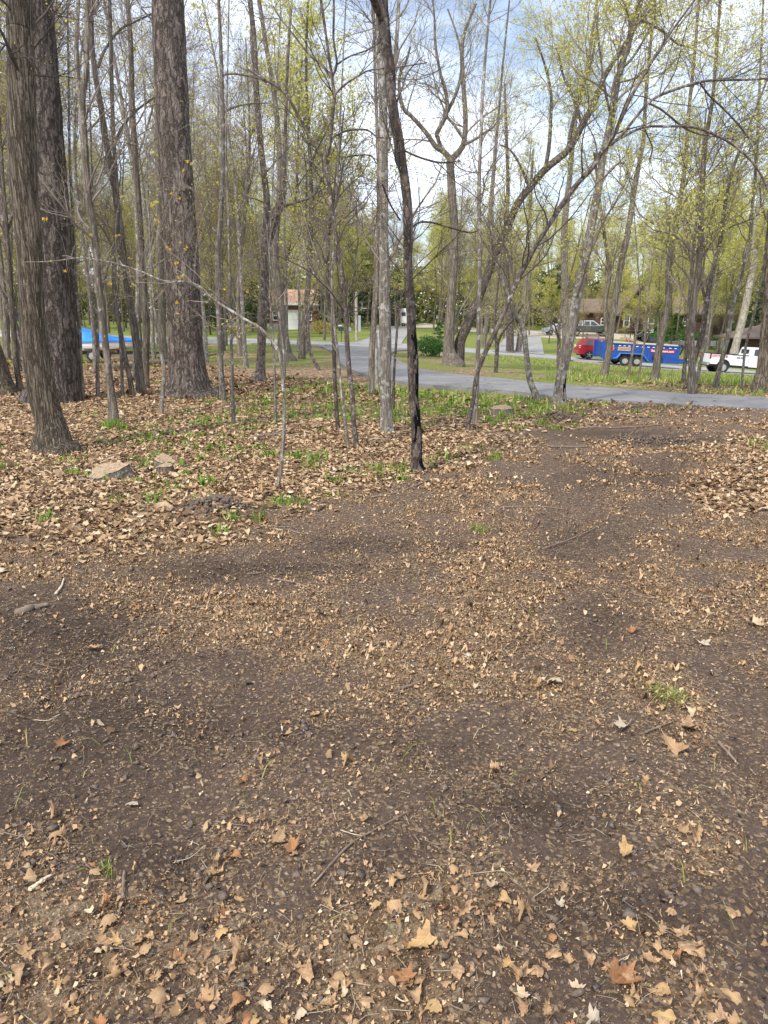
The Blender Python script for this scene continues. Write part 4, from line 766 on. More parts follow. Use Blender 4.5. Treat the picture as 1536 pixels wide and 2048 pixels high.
for (px_, d_, sc_, kd_, lb_) in [(1332, 84, .5, 'leafy', 'small leafy tree before the long roof of the log house'), (1392, 86, .55, 'leafy', 'small leafy tree left of the log house porch'), (1275, 90, .42, 'rusty', 'small brown budding tree hiding the middle of the gable wing'), (1440, 83, .5, 'rusty', 'small brown budding tree before the log house porch'), (1100, 84, .5, 'leafy', 'small leafy tree before the log garage and pale grey car'), (1215, 84, .5, 'rusty', 'small brown budding tree between the dark pickup and the gable wing'), (1045, 92, .6, 'leafy', 'small leafy tree at the end of the side drive'), (1480, 88, .6, 'rusty', 'brown budding tree behind the low shelter roof'),
        (1060, 100, .7, 'leafy', 'leafy tree hiding the left end of the log garage'), (1150, 104, .7, 'leafy', 'leafy tree hiding the middle of the log garage roof'), (1195, 101, .6, 'rusty', 'budding tree at the right end of the log garage'), (1235, 103, .75, 'leafy', 'leafy tree touching the left eave of the gable wing'), (1312, 101, .6, 'leafy', 'leafy tree before the middle of the long brown roof'), (1365, 98, .7, 'leafy', 'taller leafy tree before the right part of the long brown roof'), (1420, 96, .6, 'rusty', 'budding tree at the log house porch corner'), (1455, 100, .8, 'leafy', 'leafy tree past the right end of the log house'), (1170, 72, .5, 'rusty', 'small budding tree on the lawn beyond the red car'), (1255, 82, .4, 'leafy', 'small leafy tree behind the black loader'), (1300, 86, .55, 'rusty', 'budding tree right of the white log house door'),
        (600, 78, .42, 'rusty', 'small brown budding tree before the brick house'), (555, 82, .55, 'rusty', 'brown budding tree left of the brick house garage door'), (660, 92, .6, 'leafy', 'leafy tree right of the brick house'), (820, 92, .6, 'leafy', 'leafy tree right of the black shed'), (700, 92, .6, 'leafy', 'leafy tree behind the post with the meter box')]:
    far_tree(kd_, px_, d_, sc_, rng.uniform(0, 6), lb_, 'small trees before the houses')
def bush(px, d, w, h, n, m, label, sz=.16, name='bush'):
    x = (px - 768) / F / 1.033 * d; z = float(H(x, d)); st = np.zeros((9, 6, 3)); a = rng.random(9) * 6.28; u = np.linspace(0, 1, 6)
    st = np.stack([w * .45 * u * np.cos(a)[:, None], w * .45 * u * np.sin(a)[:, None], h * .9 * u * rng.uniform(.6, 1, (9, 1)) - .05], -1); v, q = tubes(st, np.broadcast_to(.02 * (1 - .8 * u), (9, 6)), 4)
    c = unit(rng.normal(size=(n, 3))) * rng.random((n, 1)) ** .4; c = c * np.array([w / 2, w / 2, h * .5]) * (.75 + .5 * fbm(c[:, 0:1] * 3 + 9, c[:, 2:3] * 3, 81, 2)) + np.array([0, 0, h * .5]); c[:, 2] = np.maximum(c[:, 2], .03)
    ax = unit(rng.normal(size=(n, 3)) + np.array([0, 0, .3])); b_ = unit(np.cross(ax, rng.normal(size=(n, 3)))); s_ = sz * rng.uniform(.5, 1.2, (n, 1))
    vv = np.stack([c, c + ax * s_ * .5 + b_ * s_ * .25, c + ax * s_, c + ax * s_ * .5 - b_ * s_ * .25], 1).reshape(-1, 3)
    root = empty(name, (x, d, z)); link('stem', mesh_np('stem', v, [(q, 0)], [M['dark_twig']]), root); link('foliage', mesh_np('foliage', vv, [(np.arange(n)[:, None] * 4 + np.arange(4), 0)], [M[m]]), root); tag(root, label, 'bush')
bush(858, 46, 2.1, 1.15, 2600, 'light_needles', 'low round green bush on the verge left of the big oak', .14)
bush(1425, 90, 2.2, 1.6, 1500, 'light_needles', 'yellow green bush beside the log house porch', .2)
bush(1385, 92, 2.4, 1.8, 1500, 'light_needles', 'green bush left of the porch bush at the log house', .2)
bush(1318, 88, 3.2, 1.4, 1700, 'light_needles', 'spreading green bush right of the white log house door', .2)
bush(440, 92, 4, 3.2, 2200, 'evergreen', 'dark bush beyond the street left of the forking trunk', .26)
bush(470, 76, 3, 1.1, 1200, 'bud', 'brown leafless bush clump beyond the pale street', .2)
bush(640, 84, 3, 1.5, 1400, 'bud', 'brownish tangled bush before the brick house corner', .18)

# far woods that close the view
n = 300; a = rng.uniform(-.62, .62, n); d = rng.uniform(136, 230, n); base = np.stack([a * d, d, H(a * d, d)], -1); hh = rng.uniform(9, 17, n); K = 6; s = np.linspace(0, 1, K)
P = base[:, None, :] + np.stack([rng.normal(size=(n, 1)) * .8 * s, rng.normal(size=(n, 1)) * .8 * s, hh[:, None] * s], -1); v0, q0 = tubes(P, .17 * (1 - .8 * s)[None] * np.ones((n, 1)), 5)
p1, r1 = grow(P, .17 * (1 - .8 * s)[None] * np.ones((n, 1)), 2200, .1, 1, 4.2, .8, 5, .12, .08, rmin=.022); v1, q1 = tubes(p1, r1, 3, len(v0)); p2, r2 = grow(p1, r1, 7000, .1, 1, 2.2, .7, 4, .15, .05, rmin=.016); nb = len(v0) + len(v1); v2, q2 = tubes(p2, r2, 3, nb); nb += len(v2)
v3, q3 = leaf_quads(p2, 22000, .4, nb, .6); nb += len(v3); v4, q4 = leaf_quads(p2, 28000, .38, nb, .6); nb += len(v4)
nu = 32000; a = rng.uniform(-.62, .62, nu); d = rng.uniform(134, 200, nu); c = np.stack([a * d, d, H(a * d, d) + 9 * rng.random(nu) ** 1.2 * (.5 + fbm(a * 30, d * .05, 5, 2))], -1)
a1 = unit(rng.normal(size=(nu, 3))); b1 = unit(np.cross(a1, rng.normal(size=(nu, 3)))); s1 = rng.uniform(.4, 1.0, (nu, 1)); nw_ = 24000; aw = rng.uniform(-.62, .62, nw_); dw = rng.uniform(132, 150, nw_); cw = np.stack([aw * dw, dw, H(aw * dw, dw) + 9.5 * rng.random(nw_) * (.45 + 1.1 * fbm(aw * 22, dw * 0, 15, 3))], -1); c = np.vstack([c, cw]); a1 = np.vstack([a1, unit(rng.normal(size=(nw_, 3)))]); b1 = unit(np.cross(a1, rng.normal(size=a1.shape))); s1 = np.vstack([s1, rng.uniform(.7, 1.3, (nw_, 1))]); nu = len(c)
v5 = np.stack([c, c + a1 * s1 * .5 + b1 * s1 * .3, c + a1 * s1, c + a1 * s1 * .5 - b1 * s1 * .3], 1).reshape(-1, 3); q5 = np.arange(nu)[:, None] * 4 + np.arange(4) + nb
M['understory'] = island_mat('understory', [(0, (.06, .07, .03)), (.35, (.14, .14, .06)), (.7, (.3, .3, .09)), (1, (.14, .18, .05))], .8, .25)
fw = link('distant_woods', mesh_np('distant_woods', np.vstack([v0, v1, v2, v3, v4, v5]), [(np.vstack([q0, q1, q2]), 0), (q3, 1), (q4, 2), (q5, 3)], [M['twig'], M['new_leaf'], M['bud'], M['understory']])); tag(fw, kind='stuff')
# ------------------------------------------------------------ litter of leaves
def outline(kind, n=24, seed=0):
    r = np.random.default_rng(seed); a = np.linspace(0, 2 * np.pi, n, endpoint=False)
    if kind == 'maple': rad = (.36 + .13 * np.abs(np.cos(2.5 * a)) ** 1.2 + .03 * np.cos(15 * a)) * (1 - .3 * r.random() * np.abs(np.sin(a))); rad *= 1 - .25 * np.exp(-((a - np.pi) / .5) ** 2) - r.uniform(.1, .5) * np.exp(-((a - r.uniform(0, 6)) / .5) ** 2)
    elif kind == 'oak': rad = (.19 + .3 * np.abs(np.cos(a)) ** 1.2) * (1 + .2 * np.cos(9 * a + r.random())) * (1 - r.uniform(.1, .5) * np.exp(-((a - r.uniform(0, 6)) / .5) ** 2))
    elif kind == 'shard': rad = .1 + .4 * np.abs(np.cos(a)) ** 6
    elif kind == 'ovate': rad = .17 + .33 * np.abs(np.cos(a)) ** 2.2
    else: rad = .3 + .18 * r.random(n)
    rad = rad * (1 + .12 * r.normal(size=n)); return rad * np.cos(a), rad * np.sin(a)
def leaf_cloud(pos, size, yaw, tilt, curl, kinds, npt, flake=False):
    """every leaf its own small curled piece of geometry"""
    N = len(pos); OUT = [outline(k, npt, i) for i, k in enumerate(kinds)]; kk = rng.integers(0, len(OUT), N)
    ox = np.array([o[0] for o in OUT])[kk]; oy = np.array([o[1] for o in OUT])[kk]
    ox = np.concatenate([np.zeros((N, 1)), ox], 1) * size[:, None]; oy = np.concatenate([np.zeros((N, 1)), oy], 1) * size[:, None]
    c1 = rng.normal(size=(N, 1)) * curl + curl * .6; c2 = rng.normal(size=(N, 1)) * curl; c3 = rng.normal(size=(N, 1)) * curl
    z = (c1 * ox ** 2 + c2 * oy ** 2 + c3 * ox * oy) / size[:, None]
    cy_, sy_ = np.cos(yaw)[:, None], np.sin(yaw)[:, None]
    ta = tilt * rng.normal(size=(N, 1)); tb = tilt * rng.normal(size=(N, 1))
    x = ox * cy_ - oy * sy_; y = ox * sy_ + oy * cy_; z = z + x * ta + y * tb
    z = z - np.minimum(z.min(1, keepdims=True), 0) * .6
    V = np.stack([x + pos[:, 0:1], y + pos[:, 1:2], z + pos[:, 2:3]], -1).reshape(-1, 3)
    if flake: return V.reshape(N, npt + 1, 3)[:, 1:].reshape(-1, 3), np.arange(npt)[None] + (np.arange(N) * npt)[:, None]
    i = np.arange(npt); f = np.stack([np.zeros(npt, int), 1 + i, 1 + (i + 1) % npt], -1)
    return V, (f[None] + (np.arange(N) * (npt + 1))[:, None, None]).reshape(-1, 3)
def sample(n, y0, y1, dens, umax=.72, p=1.0):
    y = (y0 ** (p + 1) + rng.random(n) * (y1 ** (p + 1) - y0 ** (p + 1))) ** (1 / (p + 1)); u = rng.uniform(-umax, umax, n); x = u * y
    k = rng.random(n) < dens(x, y); return x[k], y[k]
def off_drive(x, y, pad=-.14): return ~in_strip(x, y, dA, dB, pad) if len(x) else np.zeros(0, bool)
def d_bed(x, y):
    px, py, bed, dark, frag = zones(x, y); n = fbm(x * 2, y * 2, 91, 3); ns = sstep((y - 10.5 - (n - .5) * 6) / 3) * (x > -1.6 + 0 * y) * .55
    return np.clip(bed * (.75 + .8 * (n - .35)) * (1 - ns * (py < 850)), 0, 1)
def litter_batch(name, n, y0, y1, dens, sz, m, kinds, npt, curl=.9, tilt=.28, lift=.035, p=1.0, pow_=1.0, flake=False):
    x, y = sample(n, y0, y1, dens, p=p); ok = off_drive(x, y); x, y = x[ok], y[ok]; N = len(x)
    s_ = sz[0] + (sz[1] - sz[0]) * rng.random(N) ** pow_
    if name in ('leaf_fragments', 'crushed_leaves', 'broken_leaves'): s_ = s_ * np.clip(.55 + (y - 1.4) / 7, .55, 1)     # the trampled soil nearest the viewer holds finer crumbs
    z = Hg(x, y) + .004 + lift * rng.random(N)
    V, Fc = leaf_cloud(np.stack([x, y, z], -1), s_, rng.random(N) * 6.28, tilt, curl, kinds, npt, flake)
    o = link(name, mesh_np(name, V, [(Fc, 0)], [M[m]])); tag(o, kind='stuff'); return N
WHOLE = ['maple', 'oak', 'maple', 'ovate', 'scrap', 'oak']
nlit = 0
x, y = sample(900, 13, 40, lambda x, y: .6 + 0 * x, p=.2); k_ = in_strip(x, y, dA, dB, -.05); x, y = x[k_], y[k_]; V, Fc = leaf_cloud(np.stack([x, y, H(x, y) + .036], -1), rng.uniform(.03, .1, len(x)), rng.random(len(x)) * 6.28, .12, .5, WHOLE, 8); tag(link('leaves_on_driveway', mesh_np('leaves_on_driveway', V, [(Fc, 0)], [M['litter']])), kind='stuff')
nlit += litter_batch('leaf_litter', 62000, 3.6, 10, d_bed, (.02, .085), 'litter', WHOLE, 8, lift=.02, tilt=.17, curl=.8, pow_=1.3)
nlit += litter_batch('leaf_litter', 80000, 10, 22, lambda x, y: d_bed(x, y) * np.where(x > 5.0, .9, 1), (.035, .11), 'litter', WHOLE, 6, lift=.025, tilt=.18, curl=.7, p=.4, pow_=1.2)
def d_back(x, y):
    n = fbm(x * .5, y * .5, 93, 3); u = x / y; return np.clip((.9 * (u < .02) * sstep((48 - y) / 8) + .25 * (u >= .02) * sstep((26 - y) / 4)) * sstep((n - .28) / .2), 0, 1)
nlit += litter_batch('rusty_leaf_litter', 34000, 14, 46, d_back, (.06, .15), 'litter_red', WHOLE, 5, lift=.05, tilt=.28, p=.5)
# torn crumbs of leaves on the dragged soil
nlit += litter_batch('leaf_fragments', 300000, 1.25, 6.2, lambda x, y: (lambda z: np.clip(.25 + z[4] * .75, 0, 1) * (1 - .8 * z[2]))(zones(x, y)), (.003, .013), 'fragment', ['scrap', 'ovate', 'shard'], 4, curl=1.0, tilt=.25, lift=.004, p=.5, pow_=1.6, flake=True)
nlit += litter_batch('leaf_fragments', 330000, 1.35, 9.5, lambda x, y: (lambda z: np.clip(.04 + z[4] * .8 * (1 - .55 * z[2]), 0, 1))(zones(x, y)), (.006, .036), 'fragment', ['scrap', 'ovate', 'shard', 'scrap', 'shard'], 4, curl=1.6, tilt=.3, lift=.004, p=.95, pow_=2.6, flake=True)
nlit += litter_batch('leaf_fragments', 90000, 7, 15, lambda x, y: (lambda z: np.clip(z[4] * .7 * (1 - z[2]), 0, 1))(zones(x, y)), (.02, .07), 'fragment', ['scrap', 'ovate', 'scrap'], 4, curl=1.2, tilt=.35, lift=.01, p=.6, pow_=1.6)
def d_front(x, y):
    px, py, bed, dark, frag = zones(x, y); low = sstep((py - 1830) / 190); return np.clip((.08 + .22 * low * frag + .45 * np.clip(frag - .85, 0, 1)) * (1 - bed), 0, 1)
nlit += litter_batch('crushed_leaves', 110000, 1.3, 9, lambda x, y: (lambda z: np.clip((z[4] - .35) * .62, 0, 1) * (1 - .6 * z[2]))(zones(x, y)), (.012, .04), 'fragment', ['scrap', 'ovate', 'shard', 'scrap'], 5, curl=1.8, tilt=.3, lift=.008, p=.8, pow_=1.7, flake=True)
nlit += litter_batch('broken_leaves', 15000, 1.4, 9, d_front, (.012, .045), 'litter', ['scrap', 'shard', 'maple', 'oak', 'scrap', 'ovate'], 9, curl=1.8, tilt=.4, lift=.012, p=.3, pow_=1.6)
# straw, needles and root fibres lying flat
x, y = sample(20000, 1.35, 8, lambda x, y: np.clip(.25 + .5 * zones(x, y)[4], 0, 1) * (1 - .8 * zones(x, y)[2]), p=.3); N_ = len(x); a_ = rng.random(N_) * 6.28; L_ = .008 + .04 * rng.random(N_) ** 2.5; w_ = .0004 + .0007 * rng.random(N_); z_ = Hg(x, y) + .006 + .008 * rng.random(N_)
c_ = np.stack([x, y, z_], -1); dx_ = np.stack([np.cos(a_), np.sin(a_), rng.normal(size=N_) * .15], -1) * L_[:, None]; sd_ = np.stack([-np.sin(a_), np.cos(a_), 0 * a_], -1) * w_[:, None]; bd_ = sd_ / w_[:, None] * (rng.normal(size=N_) * L_ * .2)[:, None]
V = np.stack([c_ - dx_ - sd_, c_ - dx_ + sd_, c_ + bd_ + sd_, c_ + bd_ - sd_, c_ + dx_ + sd_, c_ + dx_ - sd_], 1).reshape(-1, 3); k_ = np.arange(N_)[:, None] * 6
M['fibre'] = island_mat('fibre', [(0, (.07, .048, .036)), (.5, (.16, .11, .075)), (.85, (.3, .23, .15)), (1, (.48, .4, .28))], .8, 0)
tag(link('straw_fibres', mesh_np('straw_fibres', V, [(k_ + np.array([0, 1, 2, 3]), 0), (k_ + np.array([3, 2, 4, 5]), 0)], [M['fibre']])), kind='stuff')
# small pale chips and crumbs of earth
x, y = sample(26000, 1.35, 8, lambda x, y: np.clip(.2 + .9 * zones(x, y)[3], 0, 1) * (1 - zones(x, y)[2]), p=.4); N_ = len(x); s_ = .003 + .015 * rng.random(N_) ** 3
oc = np.array([[1, 0, 0], [-1, 0, 0], [0, 1, 0], [0, -1, 0], [0, 0, 1], [0, 0, -1.]]); of = np.array([[0, 2, 4], [2, 1, 4], [1, 3, 4], [3, 0, 4], [2, 0, 5], [1, 2, 5], [3, 1, 5], [0, 3, 5]])
V = (np.stack([x, y, Hg(x, y) + s_ * .3], -1)[:, None] + oc[None] * s_[:, None, None] * rng.uniform(.4, 1.3, (N_, 6, 1)) * np.array([1, 1, .5]) + rng.normal(size=(N_, 6, 3)) * s_[:, None, None] * .35).reshape(-1, 3)
M['clod'] = mat('soil_clod', (.09, .065, .05), .95, noise=(60, (.2, .15, .116)), bump=.004)
tag(link('soil_crumbs', mesh_np('soil_crumbs', V, [((of[None] + np.arange(N_)[:, None, None] * 6).reshape(-1, 3), 0)], [M['clod']], smooth=True)), kind='stuff')

# grass
def blades(name, x, y, h, m, wd=.006, lean=.4, per=1):
    N = len(x); z = Hg(x, y); a = rng.random(N) * 6.28; l = lean * rng.random(N); hh = h[0] + (h[1] - h[0]) * rng.random(N); w_ = wd * (.6 + .8 * rng.random(N))
    dx, dy = np.cos(a), np.sin(a); b0 = np.stack([x, y, z - .01], -1); sd = np.stack([-dy, dx, 0 * dx], -1) * w_[:, None]
    mid = b0 + np.stack([dx * l * hh * .35, dy * l * hh * .35, hh * .6], -1); tip = b0 + np.stack([dx * l * hh, dy * l * hh, hh * (1 - .3 * l)], -1)
    V = np.stack([b0 - sd, b0 + sd, mid + sd * .8, mid - sd * .8, tip], 1).reshape(-1, 3); k = np.arange(N)[:, None] * 5
    o = link(name, mesh_np(name, V, [(k + np.array([0, 1, 2, 3]), 0), (k + np.array([3, 2, 4]), 0)], [M[m]])); tag(o, kind='stuff')
def clumps(pts, per, spread):
    P = np.repeat(np.array(pts), per, 0); return P[:, 0] + rng.normal(size=len(P)) * spread, P[:, 1] + rng.normal(size=len(P)) * spread
def d_tuft(x, y):
    px, py = proj(x, y, 0 * x); n = fbm(x * .8, y * .8, 97, 3)
    g = np.exp(-((px - 900) / 330) ** 2 - ((py - 800) / 75) ** 2) * 1.1 + .55 * np.exp(-((px - 640) / 250) ** 2 - ((py - 900) / 90) ** 2) + .25 * np.exp(-((px - 300) / 250) ** 2 - ((py - 960) / 90) ** 2) + .8 * np.exp(-((px - 740) / 60) ** 2 - ((py - 800) / 25) ** 2)
    return np.clip(g * 2.0 * sstep((n - .4) / .2), 0, 1) * (py < 1075) * sstep((zones(x, y)[2] - .45) / .3)
x, y = sample(4600, 5.2, 22, d_tuft, p=.4); ok = off_drive(x, y, .1); T_ = np.stack([x[ok], y[ok]], -1)
x, y = clumps(T_, 14, .07); blades('grass_tufts', x, y, (.04, .13), 'grass_blade', .009, lean=.9)
FG = [hit(*p) for p in [(555, 1005), (575, 1010), (548, 1020), (465, 1050), (235, 1010), (310, 1000), (515, 1045), (600, 1012), (440, 1075), (1520, 890), (1528, 905), (1500, 895), (985, 920), (995, 915),  (735, 790), (700, 800), (960, 1062)]]
x, y = clumps([p[:2] for p in FG], 34, .04); blades('grass_tufts', x, y, (.04, .13), 'grass_blade', .0035, lean=.9)
x, y = clumps([hit(*p)[:2] for p in [(1330, 1398), (1318, 1402), (1345, 1402), (1335, 1410)]], 60, .028); blades('pale_grass_tuft', x, y, (.02, .055), 'straw', .0025, lean=2.0)
x, y = clumps([hit(205, 1742)[:2], hit(216, 1745)[:2]], 14, .015); blades('low_grass_tuft', x, y, (.015, .04), 'grass_blade', .002, lean=2.0)
mossb = hit(228, 858); x, y = clumps([mossb[:2] + np.array([0, -.05])], 160, .1); blades('grass_tufts', x, y, (.06, .2), 'grass_blade', .007)
def d_verge(x, y):
    u = x / y; n = fbm(x * .5, y * .5, 99, 3)
    right = sstep((u + .02) / .04) * (y > 15.5) * (y < 56); lft = (u < .0) * sstep((y - 26) / 8) * sstep((fbm(x * .25, y * .25, 51, 4) + n - .95) / .15)
    near = (u > -.09) * (u < .27) * (y > 12.5) * (y < 22)
    return np.clip(np.maximum(np.maximum(right * sstep((n - .25) / .2), lft * .8), near * sstep((n - .3) / .2)), 0, 1)
x, y = sample(60000, 12.5, 56, d_verge, p=.2); ok = off_drive(x, y, .08); x, y = x[ok], y[ok]; kk = rng.random(len(x)) < .45
blades('verge_grass', x[kk], y[kk], (.05, .2), 'grass_blade', .014, lean=.8); blades('verge_straw_grass', x[~kk], y[~kk], (.05, .24), 'straw', .014, lean=1.0)
x, y = sample(500, 1.5, 6, lambda x, y: .5 + 0 * x, p=.3); blades('stray_grass_blades', x, y, (.03, .09), 'straw', .0018, lean=2.2)

# the whole leaves that show largest: each an object
def leaf_mesh(kind, seed):
    n = 30; ox, oy = outline(kind, n, 40 + seed); r = np.random.default_rng(seed); V = [(0, 0, 0)]
    rr = [.35, .7, 1.0]; c = r.normal(size=3) * 1.5 + .5
    for f in rr:
        for a, b_ in zip(ox, oy): X_, Y_ = a * f, b_ * f; V.append((X_, Y_, c[0] * X_ ** 2 + c[1] * Y_ ** 2 + c[2] * X_ * Y_ + abs(Y_) * .22 + .03 * math.sin(9 * X_ + seed) * f + .02 * r.normal() * (f > .9)))
    V = np.array(V); V[:, 2] -= V[:, 2].min(); F3 = np.array([(0, 1 + i, 1 + (i + 1) % n) for i in range(n)]); F4 = np.array([(1 + k * n + i, 1 + (k + 1) * n + i, 1 + (k + 1) * n + (i + 1) % n, 1 + k * n + (i + 1) % n) for k in range(2) for i in range(n)])
    return V, F3, F4
LK = [('oak', 'lobed oak'), ('maple', 'pointed maple'), ('oak', 'lobed oak'), ('maple', 'pointed maple'), ('ovate', 'narrow'), ('scrap', 'torn')]
LC = ['tan', 'cream', 'rusty orange', 'brown', 'chalky pale', 'golden']
LM_ = {}
for i, (k, nm) in enumerate(LK):
    V, F3, F4 = leaf_mesh(k, i)
    for j in range(6):
        me = mesh_np('fallen_leaf', V, [(F3, 0), (F4, 0)], [LEAFM[j]]); LM_[i, j] = me
NB = []
USED = {}
D8 = ['right of', 'below and right of', 'below', 'below and left of', 'left of', 'above and left of', 'above', 'above and right of']
def beside(fx, fy):
    q = min(NB, key=lambda b_: math.hypot(fx - b_[0], (fy - b_[1]) * 1.4)); dx, dy = fx - q[0], fy - q[1]; r_ = math.hypot(dx, dy); k = int(round(math.degrees(math.atan2(dy, dx)) / 45)) % 8
    return ('close ' if r_ < 70 else 'far ' if r_ > 190 else '') + D8[k] + ' ' + q[2]
def put_leaf(x, y, s, i, j, label, group=None, lift=.006):
    o = link('fallen_leaf', LM_[i, j]); o.location = (x, y, float(Hg(x, y)) + lift); o.scale = (s, s, s * rng.uniform(.6, 1.3))
    o.rotation_euler = (rng.normal() * .22, rng.normal() * .22, rng.uniform(0, 6.28)); tag(o, label, 'leaf', group); return o
SPEC = [(1240, 1958, 84, 1, 2, 'largest rusty orange maple leaf lying flat on bare soil near the bottom right'), (837, 1908, 66, 0, 5, 'broad golden oak leaf with curled rim below the middle of the view'), (985, 1778, 38, 1, 1, 'small smooth cream leaf alone on dark soil'), (1122, 1803, 30, 1, 4, 'chalky pale leaf just below and right of the small cream leaf'),
        (1258, 1860, 36, 1, 5, 'golden leaf lying above the largest rusty orange leaf'), (1370, 1902, 44, 5, 3, 'ribbed brown leaf right of the largest rusty orange leaf'), (185, 1303, 36, 1, 0, 'tan maple leaf alone on the dark earth at the left'), (265, 1615, 28, 5, 4, 'white torn leaf on the dark soil at the left'),
        (1108, 1376, 36, 5, 1, 'cream leaf at the left foot of the small leaf heap'), (1513, 1252, 42, 1, 1, 'cream pointed leaf at the right edge above the leaf heap'), (1400, 1284, 34, 0, 4, 'chalky lobed leaf above the small leaf heap'), (1248, 1467, 44, 1, 4, 'chalky lobed leaf at the lower edge of the leaf heap'),
        (1340, 1496, 52, 0, 0, 'tan oak leaf with deep lobes just below the leaf heap'), (1375, 1462, 56, 0, 3, 'brown deeply lobed oak leaf on the lower slope of the leaf heap'), (1264, 1266, 32, 1, 2, 'orange star shaped leaf on bare soil above the leaf heap'), (125, 1497, 34, 1, 2, 'orange leaf among clods at the far left'),
        (585, 1697, 46, 1, 2, 'rusty orange leaf resting on a tan one near the long stick'), (560, 1680, 40, 0, 0, 'tan leaf under the rusty orange leaf near the long stick'), (1250, 1718, 46, 0, 5, 'golden lobed leaf lying right of the cream leaf'), (50, 1748, 24, 4, 1, 'cream narrow leaf by the pale stick'), (220, 1940, 44, 1, 0, 'tan leaf standing up in the bottom left litter'),
        (1045, 1980, 38, 1, 1, 'cream leaf left of the largest rusty orange leaf'), (810, 1965, 52, 0, 2, 'orange lobed leaf just under the broad golden leaf'), (190, 1755, 26, 5, 0, 'tan leaf lying between clods above the pale stick')]
for (fx, fy, w, i, j, lb) in SPEC:
    p = hit(fx, fy); dep = p[1] * cp - (p[2] - EYE) * sp_; put_leaf(p[0], p[1], w / F * dep * 1.05, i, j, lb, lift=.012)
NB += [(1240, 1958, 'the big rusty maple leaf'), (837, 1908, 'the broad golden oak leaf'), (985, 1778, 'the smooth cream leaf'), (1258, 1860, 'the golden leaf over the big rusty one'), (185, 1303, 'the tan leaf on the dark earth'), (265, 1615, 'the white torn leaf'), (1108, 1376, 'the cream leaf by the heap'), (1513, 1252, 'the cream leaf at the edge'),
       (1248, 1467, 'the chalky leaf under the heap'), (1340, 1496, 'the tan oak leaf under the heap'), (1264, 1266, 'the orange star leaf'), (125, 1497, 'the orange leaf among clods'), (585, 1697, 'the rusty leaf near the long stick'), (1250, 1718, 'the golden lobed leaf'), (50, 1748, 'the cream narrow leaf'), (220, 1940, 'the standing tan leaf'), (1045, 1980, 'the low cream leaf'),
       (720, 1700, 'the long slanting stick'), (820, 1378, 'the short thick twig'), (1325, 1395, 'the grass tuft on the heap'), (205, 1740, 'the green grass tuft'), (430, 1215, 'the straight thin twig'), (1150, 1074, 'the slanting brown stick'), (65, 1228, 'the half sunk stick'), (590, 1172, 'the curved twig'), (243, 1790, 'the short dark stick'), (1456, 1498, 'the grey heap stick')]
ZN = [(1500, 'across the middle of the bare track'), (1750, 'on the bare soil of the foreground'), (1900, 'in the patchy litter nearer the camera'), (9999, 'in the nearest litter along the bottom')]
made = 0
for tr in range(6000):
    if made >= 270: break
    fy = 1180 + 900 * rng.random() ** .75; fx = rng.uniform(-10, 1546); p = hit(fx, fy); z_ = zones(np.array([p[0]]), np.array([p[1]])); pr = .15 + .7 * (z_[4][0] - .5) + .5 * (fy > 1800)
    if rng.random() > pr: continue
    dep = p[1] * cp - (p[2] - EYE) * sp_; i = int(rng.integers(6)); j = int(rng.choice(6, p=[.38, .06, .09, .36, .02, .09])); zn = [t_ for a, t_ in ZN if fy < a][0]; sd = 'left' if fx < 512 else ('centre' if fx < 1024 else 'right')
    sz_ = rng.uniform(.024, .058); lb_ = ('small ' if sz_ < .036 else 'large ' if sz_ > .047 else '') + f'{LC[j]} {LK[i][1]} leaf ' + beside(fx, fy)
    if lb_ in USED or len(lb_.split()) > 16: continue
    USED[lb_] = 1; put_leaf(p[0], p[1], sz_, i, j, lb_, 'dry leaves ' + zn); made += 1

# sticks
def stick(path, w, label, m='stick', name='fallen_stick', group=None, lift=.01, sides=7):
    P = []
    for (a, b_) in path: p = hit(a, b_); p[2] = float(Hg(p[0], p[1])) + lift; P.append(p)
    dep = P[0][1] * cp - (P[0][2] - EYE) * sp_; r = w / 2 / F * dep; n = 14; S = smooth_path(np.array(P), n); S += np.cumsum(rng.normal(size=(n, 3)) * r * .25, 0) * np.array([1, 1, .2]); S[:, 2] = np.maximum(S[:, 2], Hg(S[:, 0], S[:, 1]) + r * .6)
    o_ = S.mean(0); v, q = tubes(S[None] - o_, (r * np.linspace(1, .55, n) * (1 + .12 * rng.normal(size=n)))[None], sides)
    c0 = np.arange(sides)[::-1][None]; c1 = (np.arange(sides) + (n - 1) * sides)[None]
    o = link(name, mesh_np(name, v, [(q, 0), (c0, 0), (c1, 0)], [M[m]]), loc=o_); tag(o, label, 'stick', group); return o
stick([(622, 1778), (700, 1703), (760, 1665), (822, 1628)], 5, 'long thin dark stick slanting across the foreground soil')
stick([(250, 1752), (243, 1790), (233, 1835)], 6, 'short dark stick lying in the litter left of centre')
stick([(62, 1792), (85, 1775), (108, 1758)], 10, 'pale split stick on the dark soil at the lower left', 'pale_stick')
stick([(500, 880), (545, 872), (590, 866)], 8, 'broken branch lying on the leaf bed behind the arching sapling')
stick([(390, 1214), (450, 1216), (505, 1213)], 4, 'straight thin twig on the soil left of the middle')
stick([(797, 1387), (820, 1378), (846, 1370)], 7, 'short thick dark twig in the middle of the track')
stick([(1085, 1096), (1150, 1074), (1207, 1052)], 3, 'thin brown stick slanting on the right track')
stick([(1095, 893), (1170, 892), (1245, 889)], 4, 'thin dark stick lying level across the track below the dark earth')
stick([(1235, 832), (1290, 836), (1335, 826)], 4, 'bent stick near the driveway edge right of the hollow footed trunk')
stick([(740, 995), (800, 985), (862, 962)], 4, 'dark twig lying at the foot of the black patched trunk', 'stick')
stick([(30, 1234), (65, 1228), (102, 1224)], 16, 'thick grey stick half sunk in the dark earth at the left')
